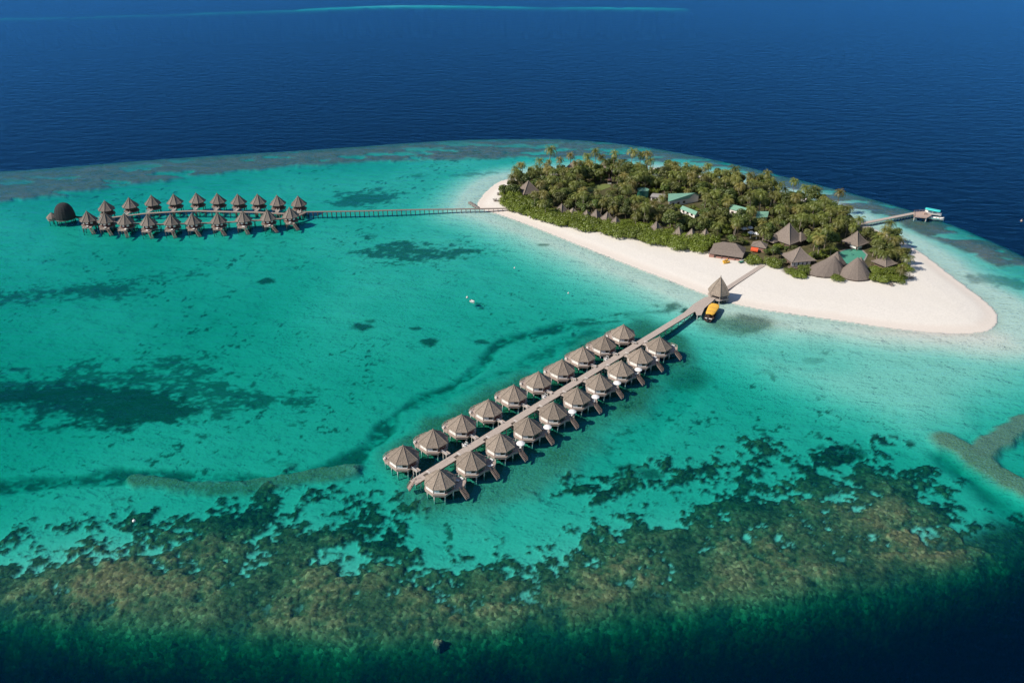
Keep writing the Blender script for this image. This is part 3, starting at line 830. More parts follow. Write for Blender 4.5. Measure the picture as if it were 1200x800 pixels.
# white swimming ladders on the left edge
for u, v in ((543.3, 520.5), (638.5, 465), (712.4, 421.5)):
    p = at(u, v, zj); f = (p - A).dot(jv); p = A + jv * f - jr * (w + 0.55); q = loc(p)
    lm = MB()
    an = math.atan2(jv.y, jv.x)
    lm.box((q.x, q.y, zj - 0.1), (1.6, 1.1, 0.12), an)
    for s_ in (-1, 1):
        lm.beam(q + jv * s_ * 0.8 - Vector((0, 0, 0)) + Vector((0, 0, 0.9)) + jr * 0.5, q + jv * s_ * 0.8 + Vector((0, 0, 0.9)) - jr * 0.5, 0.12, 0.1)
        for r_ in (-0.5, 0.5): lm.beam(q + jv * s_ * 0.8 + jr * r_ - Vector((0, 0, 0.1)), q + jv * s_ * 0.8 + jr * r_ + Vector((0, 0, 0.9)), 0.12, 0.12)
        lm.beam(q + jv * s_ * 0.4 - jr * 0.6 + Vector((0, 0, 0.5)), q + jv * s_ * 0.4 - jr * 0.9 - Vector((0, 0, 2.8)), 0.09, 0.09)
    lm.box((q.x, q.y, zj + 0.32), (1.2, 0.4, 0.1), an)
    lm.build('ladder', M['white'], t)
# boardwalk over the sand
g0, g1 = at(846, 342, 1.2), at(894, 311, 1.45)
bw = thing('boardwalk', 'straight plank walkway over white sand from the pavilion to the trees', 'boardwalk', g0)
d = g1 - g0; dn = unit(Vector((d.y, -d.x, 0)))
for i in range(26):
    a, b = d * (i / 26), d * ((i + 0.97) / 26)
m = MB()
for i in range(26):
    a, b = d * (i / 26), d * ((i + 0.97) / 26)
    m.beam(a + Vector((0, 0, 0.18)), b + Vector((0, 0, 0.18)), 2.3, 0.12)
m.build('planking', M['planks'], bw)
m = MB()
for s_ in (-1, 1): m.beam(dn * s_ * 1.1 + Vector((0, 0, 0.02)), d + dn * s_ * 1.1 + Vector((0, 0, 0.02)), 0.14, 0.26)
m.build('kerb', M['timber'], bw)

# ------------------------------------------------------------------ pavilion at the head of the jetty
pc = at(841.5, 347.5, 1.6)
t = thing('thatched_pavilion', 'tall steep thatched pavilion with open sides at the head of the jetty', 'pavilion', (pc.x, pc.y, 0), math.atan2(jv.y, jv.x) + R(8))
rf = pyramid_roof(6, 4.35, 3.9, 11.2, curve=0.86, steps=8).build('roof', M['thatch'], t)
for h in hips(6, 4.35, 3.9, 11.2, curve=0.86, w=0.3): h.build('ridge_cap', M['ridge'], rf)
MB().tube([(0, 0, 10.8), (0, 0, 12.1)], [0.25, 0.1]).build('finial', M['ridge'], rf)
MB().prism(ngon(6, 4.3), 1.55, 2.0).build('deck', M['planks'], t)
for x, y in ngon(6, 3.7): MB().tube([(x, y, -1), (x, y, 4.3)], 0.2, 8).build('post', M['planks'], t)
rp_ = ngon(6, 3.75)
for i in (0, 1, 3, 4): rail_mb([(*rp_[i], 2.0), (*rp_[(i + 1) % 6], 2.0)], 0.9, 1.2).build('railing', M['planks'], t)
MB().prism(ngon(6, 1.5), 2.005, 2.5).build('bench', M['timber'], t)

# ------------------------------------------------------------------ the far ring of bungalows
def far_proto(lower):
    t = thing('water_bungalow', None, 'bungalow')
    ap, z0, z1 = 4.25, 4.6, 9.3
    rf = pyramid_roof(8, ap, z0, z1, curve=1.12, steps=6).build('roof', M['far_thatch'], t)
    for h in hips(8, ap, z0, z1, curve=1.12, w=0.3): h.build('ridge_cap', M['ridge'], rf)
    MB().tube([(0, 0, 9.0), (0, 0, 9.9)], [0.22, 0.08]).build('finial', M['ridge'], rf)
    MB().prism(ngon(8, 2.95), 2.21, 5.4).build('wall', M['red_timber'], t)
    for k in range(8):
        a = math.pi / 2 + k * math.pi / 4
        nx, ny = math.cos(a), math.sin(a)
        if lower and k in (0, 1, 7): mm, nm = 'curtain', 'window'
        else: mm, nm = 'glass', 'window'
        wv = MB().box((nx * 2.98, ny * 2.98, 3.6), (1.5, 0.1, 1.5), a + math.pi / 2).build(nm, M['timber'], t)
        MB().box((nx * 3.02, ny * 3.02, 3.6), (1.2, 0.08, 1.25), a + math.pi / 2).build('pane' if mm == 'glass' else 'curtain', M[mm], wv)
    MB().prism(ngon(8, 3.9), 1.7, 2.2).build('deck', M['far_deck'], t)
    for x, y in ngon(8, 3.3): MB().box((x, y, -0.6), (0.26, 0.26, 4.6)).build('stilt', M['timber'], t)
    if lower:
        MB().prism([(-2.6, 3.0), (2.0, 3.0), (1.7, 6.0), (-2.9, 6.0)], 1.76, 2.06).build('terrace', M['deck'], t)
        rail_mb([(1.9, 3.6, 2.05), (1.65, 5.9, 2.05), (-1.0, 5.9, 2.05)], 0.9, 1.2).build('railing', M['deck'], t)
        for x in (-2.5, 1.5): MB().box((x, 5.7, -0.4), (0.25, 0.25, 4.3)).build('stilt', M['timber'], t)
        st = stair_mb((-2.5, 5.6, 2.0), (-5.6, 9.2, -0.4), 1.4, 9).build('stairs', M['far_deck'], t)
        rail_mb([(-2.0, 6.0, 2.0), (-5.1, 9.6, -0.3)], 0.8, 1.6).build('handrail', M['timber'], st)
    else:
        br = MB().box((-0.6, 5.6, 2.02), (1.6, 4.2, 0.18)).build('bridge', M['planks'], t)
        rail_mb([(-1.35, 3.7, 2.1), (-1.35, 7.6, 2.1)], 0.85, 1.3).build('handrail', M['white'], br)
        rail_mb([(0.15, 3.7, 2.1), (0.15, 7.6, 2.1)], 0.85, 1.3).build('handrail', M['white'], br)
        MB().box((-0.6, 6.6, 0), (1.3, 0.2, 4.0)).build('trestle', M['timber'], br)
    return t
lowpx = [(215, 165), (288, 170), (370, 175), (465, 180), (562, 178), (650, 175), (755, 172), (860, 165), (962, 160), (1055, 150)]
uppx = [(290, 122), (390, 110), (483, 100), (575, 95), (668, 90), (755, 92), (840, 95), (922, 95), (1003, 100), (1090, 103)]
GF = 'thatched water bungalows of the far ring'
fl, fu = far_proto(True), far_proto(False)
FO = ['leftmost', 'second from the left', 'third from the left', 'fourth from the left', 'fifth from the left',
      'fifth from the right', 'fourth from the right', 'third from the right', 'second from the right', 'rightmost']
lowP, upP = [], []
for k in range(10):
    for proto, px, nm, lst in ((fl, lowpx, 'near', lowP), (fu, uppx, 'far', upP)):
        o = proto if k == 0 else copy_tree(proto)
        p = at(40 + px[k][0] / 3.529, 200 + px[k][1] / 3.529, 9.7)
        o.location = (p.x, p.y, 0)
        lst.append(Vector((p.x, p.y, 0)))
        o.rotation_euler = (0, 0, math.pi + random.uniform(-0.15, 0.15) + 0.02 * (k - 5))
        tag(o, 'thatched stilt bungalow, %s in the %s row of the far ring' % (FO[k], nm), 'bungalow', GF)
lp2 = lounger(); 
for k in range(10):
    o = lp2 if k == 0 else copy_tree(lp2)
    o.location = lowP[k] + Vector((0.6 + 0.4 * (k % 3), -4.6, 2.07)); o.rotation_euler = (0, 0, 0.4 * (k % 4)); o.scale = (1.5, 1.2, 1)
    tag(o, 'white lounger on the bungalow terrace %s, near row of the ring' % FO[k], 'sun lounger', 'loungers on the far bungalow terraces')

def walkway(name, label, pts, wd, zt, mt, npost, pm):
    t = thing(name, label, 'walkway', (pts[0].x, pts[0].y, 0))
    o0 = t.location.copy()
    q = chaikin(np.array([[p.x, p.y] for p in pts]), False, 2)
    m, dist = MB(), [0]
    L_, R_ = [], []
    for i in range(len(q)):
        a, b = q[max(i - 1, 0)], q[min(i + 1, len(q) - 1)]
        d = unit((b[0] - a[0], b[1] - a[1], 0)); n = Vector((-d.y, d.x, 0))
        c = Vector((q[i][0], q[i][1], 0)) - o0
        L_.append(c + n * wd / 2); R_.append(c - n * wd / 2)
    rings = [[(l.x, l.y, zt), (l.x, l.y, zt - 0.25), (r.x, r.y, zt - 0.25), (r.x, r.y, zt)] for l, r in zip(L_, R_)]
    m.loft(rings); m.build('deck', mt, t)
    cum = np.concatenate([[0], np.cumsum(np.hypot(*np.diff(q, axis=0).T))])
    for i in range(npost):
        s = cum[-1] * (i + 0.5) / npost
        x, y = np.interp(s, cum, [(l.x + r.x) / 2 for l, r in zip(L_, R_)]), np.interp(s, cum, [(l.y + r.y) / 2 for l, r in zip(L_, R_)])
        gm = MB()
        gm.box((x - 0.0, y - wd * 0.36, zt / 2 - 1.2), (0.26, 0.26, zt + 1.9)).box((x, y + wd * 0.36, zt / 2 - 1.2), (0.26, 0.26, zt + 1.9)).box((x, y, zt - 0.4), (0.26, wd * 0.9, 0.22))
        gm.build('trestle', pm, t)
    return t
F3 = lambda x, y: at(40 + x / 3.529, 200 + y / 3.529, 2.0)
walkway('walkway', 'curved plank walkway in front of the far row of the bungalow ring', [p + Vector((-0.5, -8.6, 0)) for p in upP] , 1.8, 2.0, M['stairs'], 30, M['timber'])
walkway('walkway', 'curved plank walkway behind the near row of the bungalow ring', [F3(150, 186)] + [p + Vector((0.4, 5.0, 0)) for p in lowP] + [F3(1120, 172)], 2.0, 2.0, M['far_deck'], 30, M['timber'])
walkway('jetty', 'long thin jetty from the far bungalow ring to the island tip', [F3(1085, 170), at(365, 248, 2.0), at(420, 247.3, 2.0), at(480, 245.5, 2.0), at(530, 245, 2.0), at(560, 244.5, 2.0), at(597, 244, 2.0)], 1.5, 2.0, M['far_deck'], 46, M['timber'])

# the dark rounded house at the ring's left end
c = at(73, 262.0)
t = thing('thatched_house', 'big dark rounded thatched house at the left end of the bungalow ring', 'house', (c.x, c.y + 4.5, 0))
n = 18
rings = []
for k in range(9):
    s = k / 8
    r = 5.5 * math.cos(s * math.pi / 2) ** 0.75 if k < 8 else 0.05
    rings.append([(r * math.cos(2 * math.pi * i / n) + 0.6 * s, r * 0.9 * math.sin(2 * math.pi * i / n), 1.6 + 8.6 * math.sin(s * math.pi / 2) ** 1.05) for i in range(n)])
MB().loft(rings).build('roof', M['dark_thatch'], t)
MB().prism(ngon(12, 5.0), 1.3, 1.62).build('deck', M['far_deck'], t)
for x, y in ngon(8, 4.2): MB().box((x, y, -0.5), (0.3, 0.3, 3.6)).build('stilt', M['timber'], t)
pr = pyramid_roof(8, 2.9, 2.6, 5.4, curve=0.8)
pr.v = [(x - 6.2, y - 1.6, z) for x, y, z in pr.v]
pr.build('porch_roof', M['far_thatch'], t)
pw = MB().prism([(x - 6.2, y - 1.6) for x, y in ngon(8, 2.5)], 1.2, 2.6); pw.build('porch_wall', M['deck'], t)
for x, y in ((-8, -2.4), (-5, -3.2), (-7.5, 0)): MB().box((x, y, -0.7), (0.26, 0.26, 3.8)).build('stilt', M['timber'], t)
MB().box((7.5, 0.2, 1.9), (6, 2.0, 0.2)).build('bridge', M['red_timber'], t)

# ------------------------------------------------------------------ island buildings
GZ = 1.4
def base(u, v, z=GZ): return at(u, v, z)
def lmb(m, dx=0.0, dy=0.0, dz=0.0):
    m.v = [(x + dx, y + dy, z + dz) for x, y, z in m.v]; return m

def tent_house(name, label, cat, u, v, rz, n, ap, ze, zt, curve, mt, wall=None, wap=0.8, sx=1.0, sy=1.0, ridge=0.0, lean=(0, 0), posts=True, group=None, cap=True):
    p = base(u, v)
    t = thing(name, label, cat, (p.x, p.y, GZ - 0.1), rz, group)
    rf = pyramid_roof(n, ap, ze, zt, curve=curve, sx=sx, sy=sy, ridge=ridge, lean=lean, steps=8).build('roof', mt, t)
    if cap and not ridge:
        for h in hips(n, ap, ze, zt, curve=curve, w=0.34, sx=sx, sy=sy, lean=lean): h.build('ridge_cap', M['ridge'] if mt is not M['dark_thatch'] else mt, rf)
    zw = ze + (zt - ze) * (1 - wap) ** curve - 0.25
    MB().prism(ngon(n, ap * wap, 0, sx, sy), -0.3, max(ze, zw)).build('wall', wall or M['timber'], t)
    if posts:
        for x, y in ngon(n, ap * 0.93, 0, sx, sy): MB().tube([(x, y, -0.3), (x, y, ze + 0.1)], 0.14, 6).build('post', M['timber'], t)
    return t, rf

# dive centre: long dark hipped roof, open front, reddish walls
p = base(853, 298)
t = thing('beach_house', 'low wide house with dark hipped thatch and reddish walls facing the beach', 'house', (p.x, p.y, GZ - 0.1), R(-20))
rf = pyramid_roof(4, 4.6, 3.0, 6.4, sx=1.75, sy=1.0, ridge=6.0, steps=5).build('roof', M['brown_thatch'], t)
lo = MB()
lo.add([(-8.6, -7.2, 2.35), (7.6, -7.2, 2.35), (7.8, -3.9, 3.55), (-8.2, -3.9, 3.55), (-8.6, -7.2, 2.15), (7.6, -7.2, 2.15), (7.8, -3.9, 3.35), (-8.2, -3.9, 3.35)],
       [(0, 1, 2, 3), (7, 6, 5, 4), (0, 4, 5, 1), (1, 5, 6, 2), (2, 6, 7, 3), (3, 7, 4, 0)])
lo.build('veranda_roof', M['brown_thatch'], t)
MB().box((0, 0.3, 1.4), (13.6, 7.4, 3.6)).build('wall', M['pink'], t)
MB().box((-7.3, -4.4, 1.0), (2.4, 4.6, 2.4)).build('side_wall', M['pink'], t)
MB().box((1.2, -6.6, 0.45), (12.5, 0.25, 1.1)).build('veranda_wall', M['pink'], t)
for x in (-5.6, -2.4, 0.8, 4.0, 7.2): MB().box((x, -6.9, 1.1), (0.22, 0.22, 2.3)).build('post', M['timber'], t)
wn = MB().box((2, -3.45, 1.5), (7, 0.1, 1.8)).build('window', M['timber'], t)
MB().box((2, -3.5, 1.5), (6.6, 0.08, 1.5)).build('pane', M['glass'], wn)

t, rf = tent_house('beach_hut', 'small dark thatched hut with a red orange awning beside the low beach house', 'hut', 889, 293, R(-25), 4, 2.9, 2.8, 4.9, 1.0, M['brown_thatch'], M['pink'], 0.82, 1.3, 1.0)
aw = MB(); aw.add([(-3.3, -3.3, 2.5), (0.2, -3.3, 2.5), (0.2, -5.0, 1.7), (-3.3, -5.0, 1.7), (-3.3, -3.3, 2.4), (0.2, -3.3, 2.4), (0.2, -5.0, 1.0), (-3.3, -5.0, 1.0)],
       [(3, 2, 1, 0), (4, 5, 6, 7), (0, 1, 5, 4), (1, 2, 6, 5), (2, 3, 7, 6), (3, 0, 4, 7)]); aw.build('awning', M['red_cloth'], t)

t, rf = tent_house('thatched_hall', 'tallest brown thatched hall with a sharp peaked tent roof among the palms', 'hall', 921, 285, R(38), 4, 6.6, 3.0, 11.0, 1.3, M['brown_thatch'], M['timber'], 0.85)
sk = pyramid_roof(4, 3.6, 2.8, 5.4, sx=1.4); lmb(sk, -5.6, 3.8, 0); sk.build('side_roof', M['brown_thatch'], t)
sk = pyramid_roof(4, 3.4, 3.0, 6.2, sx=1.2); lmb(sk, 5.6, -4.0, 0); sk.build('side_roof', M['brown_thatch'], t)

t, rf = tent_house('restaurant', 'thatched restaurant with flaring tent roof and bright open front behind the hedge', 'restaurant', 934, 308, R(12), 4, 5.6, 3.2, 8.4, 1.45, M['brown_thatch'], M['timber'], 0.72, 1.15, 1.0)
for x in (-5.4, -3.4, -1.2, 1.0, 3.2): MB().box((x, -4.9, 1.7), (1.5, 0.12, 2.1)).build('curtain', M['curtain'], t)
MB().prism([(-7.2, -4.0), (4.0, -4.0), (4.0, -6.6), (-7.2, -6.6)], -0.3, 0.55).build('terrace', M['far_deck'], t)
rail_mb([(-7.1, -4.2, 0.55), (-7.1, -6.5, 0.55), (3.9, -6.5, 0.55)], 0.9, 1.2).build('railing', M['timber'], t)

# the two big rounded roofs on the beach
def big_round(name, label, u, v, rx, ry, zt, rz, lean, n=14, folds=0.05, ridge=0.0):
    p = base(u, v)
    t = thing(name, label, 'thatched house', (p.x, p.y, GZ - 0.1), rz)
    rings = []
    nn = n * 3
    for k in range(11):
        s = k / 10
        f = max((1 - s) ** 0.86, 0.01)
        ring = []
        for i in range(nn):
            a = 2 * math.pi * i / nn
            fo = 1 + folds * math.cos(n * a) * (1 - 0.5 * s)
            x = rx * f * fo * math.cos(a)
            if ridge: x += ridge * (1 - f) * max(-1, min(1, math.cos(a) * 2.5))
            ring.append((x + lean[0] * (1 - f), ry * f * fo * math.sin(a) + lean[1] * (1 - f), 1.1 + (zt - 1.1) * s + 0.0))
        if k == 0:
            rings.append([(x * 0.95, y * 0.95, z - 0.35) for x, y, z in ring]); rings.append([(x, y, z - 0.35) for x, y, z in ring])
        rings.append(ring)
    MB().loft(rings).build('roof', M['brown_thatch'], t)
    MB().prism([(rx * 0.88 * math.cos(2 * math.pi * i / 20), ry * 0.88 * math.sin(2 * math.pi * i / 20)) for i in range(20)], -0.4, 1.3).build('wall', M['timber'], t)
    for i in range(12):
        a = 2 * math.pi * i / 12
        MB().tube([(rx * 0.95 * math.cos(a), ry * 0.95 * math.sin(a), -0.3), (rx * 0.95 * math.cos(a), ry * 0.95 * math.sin(a), 0.95)], 0.14, 6).build('post', M['timber'], t)
    return t
t = big_round('thatched_house', 'long rounded thatched roof on the beach, rising to a peak on its right', 967, 319.5, 9.6, 6.6, 7.8, R(8), (4.0, 1.6), 16, 0.02)
sk = pyramid_roof(6, 4.6, 2.6, 8.2, curve=1.0); lmb(sk, 7.4, 5.6, 0); sk.build('rear_roof', M['brown_thatch'], t)
t = big_round('thatched_house', 'broad round thatched roof reaching almost to the sand, in front of the pool', 1001.5, 323.5, 7.7, 6.6, 9.0, R(10), (0.6, 1.6), 10, 0.02)
sk = pyramid_roof(6, 3.6, 3.0, 7.6, curve=1.0); lmb(sk, 4.4, 4.6, 0); sk.build('rear_roof', M['brown_thatch'], t)

# pool
pp_ = [(981, 297), (990, 293.5), (1003, 291.5), (1010, 294), (1015, 299), (1012, 305), (1002, 310), (990, 310), (984, 303)]
pq = [base(u, v, GZ) for u, v in pp_]; pc_ = sum(pq, Vector()) / len(pq)
t = thing('swimming_pool', 'green swimming pool behind the rounded thatched roofs', 'pool', (pc_.x, pc_.y, 0))
ol = [(p - pc_) for p in pq]
MB().prism([(p.x * 1.12, p.y * 1.12) for p in ol], GZ - 0.6, GZ + 0.18).build('surround', M['stone'], t)
MB().prism([(p.x, p.y) for p in ol], GZ - 0.5, GZ + 0.22).build('water', M['pooltile'], t)
MB().tube([(0.6, 1.4, GZ), (0.6, 1.4, GZ + 0.4)], [1.2, 0.8], 9).build('island_stone', M['tank'], t)

t, rf = tent_house('pool_bar', 'thatched tent roof with a pointed peak on the far side of the pool', 'bar', 1001, 288.5, R(35), 4, 4.9, 2.6, 8.2, 1.35, M['brown_thatch'], M['timber'], 0.7)
MB().box((-4.3, -2.0, 1.7), (0.2, 3.4, 1.5)).build('curtain', M['white'], t)
MB().box((-2.0, -4.3, 1.7), (3.4, 0.2, 1.5)).build('curtain', M['white'], t)
tent_house('beach_hut', 'small thatched tent roof among shrubs at the right tip of the trees', 'hut', 1035, 312, R(30), 4, 4.3, 2.3, 6.0, 1.5, M['brown_thatch'], M['timber'], 0.7)

# small thatched villas half hidden behind the front shrubs
GV = 'thatched villas behind the front shrubs'
vil = [(658, 254, 6.2, 'brown_thatch'), (671, 257, 5.2, 'thatch'), (687, 261, 6.0, 'thatch'), (698, 261.5, 6.6, 'brown_thatch'), (711, 264.5, 6.6, 'brown_thatch'), (721, 270, 6.4, 'brown_thatch'),
       (768, 276, 6.6, 'brown_thatch'), (794, 283, 6.8, 'thatch'), (809, 285, 6.6, 'thatch'), (825, 286, 7.0, 'thatch')]
vn = ['leftmost', 'second from the left', 'third from the left', 'fourth from the left', 'fifth from the left', 'fifth from the right', 'fourth from the right', 'third from the right', 'second from the right', 'rightmost']
for k, (u, v, zt, mt) in enumerate(vil):
    tent_house('villa', 'small grey thatched villa roof behind the front shrubs, %s of ten' % vn[k], 'villa', u, v - 2.0, R(random.uniform(20, 60)), 4, 3.1, 2.6, zt + 0.4, 1.2, M[mt], M['plaster'], 0.78, posts=False, group=GV)
tent_house('villa', 'grey brown thatched villa roof among palms near the left tip of the island', 'villa', 619, 229, R(28), 4, 4.7, 2.8, 9.0, 1.05, M['brown_thatch'], M['timber'], 0.8, 1.2, 1.0)
tent_house('villa', 'brown thatched villa under the palms on the far shore, left', 'villa', 672, 205, R(40), 4, 4.6, 3.2, 9.4, 1.0, M['brown_thatch'], M['timber'], 0.8)
tent_house('villa', 'brown thatched villa under the palms on the far shore, right', 'villa', 708, 204, R(50), 4, 4.2, 3.2, 9.0, 1.0, M['brown_thatch'], M['timber'], 0.8)

def gable(name, label, cat, corners, ze, zr, mt, wall, stack=False):
    """gabled building from four ground corners (px): long eave front left->right, then back right->left"""
    q = [base(u, v) for u, v in corners]
    c = sum(q, Vector()) / 4
    t = thing(name, label, cat, (c.x, c.y, GZ - 0.1))
    a, b, d, e = [(p - c) for p in q]
    for p in (a, b, d, e): p.z = 0
    up = lambda p, z: (p.x, p.y, z)
    r0, r1 = (a + e) / 2, (b + d) / 2
    o = 1.06
    rm = MB()
    top = [up(a * o, ze), up(b * o, ze), up(r1 * o, zr), up(r0 * o, zr), up(d * o, ze), up(e * o, ze)]
    low = [(x, y, z - 0.18) for x, y, z in top]
    rm.add(top + low, [(0, 1, 2, 3), (3, 2, 4, 5), (6, 9, 8, 7), (9, 11, 10, 8), (0, 6, 7, 1), (5, 4, 10, 11), (0, 3, 9, 6), (3, 5, 11, 9), (1, 7, 8, 2), (2, 8, 10, 4)])
    rm.build('roof', mt, t)
    wm = MB()
    W_ = [up(p * 0.95, -0.3) for p in (a, b, d, e)] + [up(p * 0.95, ze - 0.2) for p in (a, b, d, e)] + [up(r0 * 0.95, zr - 0.25), up(r1 * 0.95, zr - 0.25)]
    wm.add(W_, [(0, 1, 5, 4), (1, 2, 6, 9, 5), (2, 3, 7, 6), (3, 0, 4, 8, 7), (3, 2, 1, 0)])
    wm.build('wall', wall, t)
    d_ = unit(b - a); nrm = Vector((d_.y, -d_.x, 0))
    for k in (0.2, 0.5, 0.8):
        pm = (a * 0.95).lerp(b * 0.95, k) + nrm * 0.04
        wv = MB().box((pm.x, pm.y, 1.6), (1.5, 0.12, 1.3), math.atan2(d_.y, d_.x)).build('window', M['timber'], t)
        pm = pm + nrm * 0.05
        MB().box((pm.x, pm.y, 1.6), (1.2, 0.08, 1.0), math.atan2(d_.y, d_.x)).build('pane', M['glass'], wv)
    return t
gable('service_house', 'white walled building with the largest green metal roof among the trees', 'building', [(783, 243), (806, 239), (819, 236), (783, 234)], 3.6, 6.0, M['green_roof'], M['plaster'])
gable('service_house', 'long low shed with a green roof in front of the white walled building', 'shed', [(797, 249), (814, 256), (818, 253.5), (802, 247)], 2.3, 3.6, M['green_roof'], M['plaster'])
gable('service_house', 'small shed with green roof right of the white walled building', 'shed', [(823, 240), (832, 239), (832, 236), (824, 237)], 2.8, 3.8, M['green_roof'], M['plaster'])
gable('service_house', 'pale green metal roof among palms above the dark beach house', 'building', [(854, 251), (872, 256), (875, 251), (856, 246)], 3.4, 5.0, M['green_roof'], M['plaster'])
gable('service_house', 'green metal roof among palms left of the tall thatched hall', 'building', [(885, 262), (898, 261), (900, 256), (886, 255)], 3.4, 5.4, M['green_roof'], M['plaster'])
gable('service_house', 'flat grey roofed house between the green tank and the green roof', 'building', [(762, 236), (777, 237), (780, 233), (765, 232)], 3.0, 3.5, M['grey_roof'], M['plaster'])
gable('service_house', 'small white house with a red roof at the edge of the lawn', 'house', [(712, 215.6), (716.5, 215.6), (716.5, 214), (712, 214)], 2.4, 3.4, M['pink'], M['plaster'])
p = base(753, 230)
t = thing('water_tank', 'round green water tank among the trees left of the green roofs', 'tank', (p.x, p.y, 0))
MB().tube([(0, 0, 0.8), (0, 0, 5.6)], 3.4, 24).build('shell', M['tank'], t)
MB().loft([[(r * math.cos(2 * math.pi * i / 24), r * math.sin(2 * math.pi * i / 24), z) for i in range(24)] for r, z in ((3.5, 5.5), (3.5, 5.65), (2.0, 5.95), (0.1, 6.1))]).build('lid', M['green_roof'], t)
p = base(768, 206)
t = thing('white_house', 'white house with an arched white roof under the far palms', 'house', (p.x, p.y, GZ), R(15))
MB().loft([[(x, 2.7 * math.cos(a), 3.2 + 1.9 * math.sin(a)) for a in np.linspace(0, math.pi, 9)] for x in (-2.8, 2.8)]).build('roof', M['white'], t)
MB().box((0, 0, 1.5), (5.2, 4.9, 3.4)).build('wall', M['plaster'], t)
MB().box((1, -2.5, 1.0), (1.1, 0.1, 2.1)).build('door', M['timber'], t)
# white patio parasols among the palms above the beach house
pb = parasol()
for k, (u, v) in enumerate([(871, 275), (878, 274), (879, 280), (886, 281)]):
    o = pb if k == 0 else copy_tree(pb)
    p = base(u, v); o.location = (p.x, p.y, GZ + 0.6); o.scale = (1.15, 1.15, 1.5)
    tag(o, ['leftmost', 'upper middle', 'lower middle', 'rightmost'][k] + ' white parasol among the palms above the dark beach house', 'parasol', 'white parasols in the garden')
# lawn
lw = [base(u, v, 0) for u, v in ((686, 223), (697, 219.5), (714, 218.5), (716, 222), (705, 226), (690, 228))]
tag(MB().prism([(p.x, p.y) for p in lw], 1.2, 1.62).build('lawn', mat('lawn_grass', (0.14, 0.17, 0.05), 0.9, 0.15, 0.8, bump=0.4)), 'small light green lawn between the trees', None, None, 'structure')

# ------------------------------------------------------------------ vegetation
rng = random.Random(23)
def leaf_quad(m, c, nrm, s, asp=1.5):
    nrm = unit(nrm)
    t1 = nrm.cross(Vector((rng.uniform(-1, 1), rng.uniform(-1, 1), rng.uniform(-1, 1))))
    if t1.length < 1e-3: return
    t1.normalize(); t2 = nrm.cross(t1)
    a, b = t1 * s * asp / 2, t2 * s / 2
    m.add([c - a, c - b * 0.9 + nrm * s * .1, c + a, c + b * 0.9 + nrm * s * .1], [(0, 1, 2, 3)])

def clump_crown(rx, rz, n, nlobe, leaf, zc, flat=0.0):
    """leaves on and inside several overlapping lobes: uneven outline, gaps and clumps"""
    m = MB()
    lobes = []
    for i in range(nlobe):
        a = rng.uniform(0, 2 * math.pi); r = rx * math.sqrt(rng.random()) * 0.68
        zz = rz * rng.uniform(-0.35, 0.55) * (1 - 0.5 * r / rx)
        lobes.append((Vector((r * math.cos(a), r * math.sin(a), zc + zz)), rng.uniform(0.30, 0.52) * rx, rng.uniform(0.35, 0.6) * rz))
    for _ in range(n):
        c, lr, lz = rng.choice(lobes)
        u = rng.uniform(-0.55, 1); a = rng.uniform(0, 2 * math.pi)
        h = math.sqrt(max(0, 1 - u * u))
        d = Vector((h * math.cos(a), h * math.sin(a), u))
        k = rng.uniform(0.72, 1.06)
        p = c + Vector((d.x * lr * k, d.y * lr * k, d.z * lz * k))
        if p.z < 0.15: p.z = 0.15 + rng.random() * 0.3
        nr_ = Vector((d.x, d.y, d.z * 1.2 + 0.35)) + Vector((rng.gauss(0, .45), rng.gauss(0, .45), rng.gauss(0, .35)))
        leaf_quad(m, p, nr_, leaf * rng.uniform(0.6, 1.35))
    return m

def palm_crown(L, n):
    m = MB()
    for i in range(n):
        az = 2 * math.pi * (i * 0.382 + rng.uniform(-0.04, 0.04))
        lev = i / n
        el = R(78 - 105 * lev + rng.uniform(-8, 8))
        Lf = L * (0.75 + 0.35 * math.sin(math.pi * min(1, lev * 0.9 + 0.1))) * rng.uniform(0.9, 1.1)
        seg = 9
        p = Vector((0, 0, 0)); e = el
        side = Vector((-math.sin(az), math.cos(az), 0))
        pts, dirs = [p.copy()], []
        for s in range(seg):
            d = Vector((math.cos(az) * math.cos(e), math.sin(az) * math.cos(e), math.sin(e)))
            dirs.append(d); p = p + d * (Lf / seg); pts.append(p.copy())
            e -= R(9 + 7 * s / seg + 5 * (1 - abs(lev - 0.3)))
        for s in range(seg):
            d = dirs[s]; up = side.cross(d); 
            f = (s + 0.5) / seg
            ll = (0.95 * math.sin(math.pi * (0.18 + 0.78 * f)) + 0.12) * L * 0.24
            m.add([pts[s] - side * 0.05, pts[s] + side * 0.05, pts[s + 1] + side * 0.04, pts[s + 1] - side * 0.04], [(0, 1, 2, 3)])
            for q in (-1, 1):
                for h in (0.0, 0.5):
                    a = pts[s].lerp(pts[s + 1], h)
                    b = pts[s].lerp(pts[s + 1], h + 0.34)
                    tip = (a + b) / 2 + side * q * ll + d * ll * 0.55 - Vector((0, 0, ll * (0.28 + 0.35 * rng.random()))) + up * 0.02
                    m.add([a, b, tip], [(0, 1, 2)])
    return m

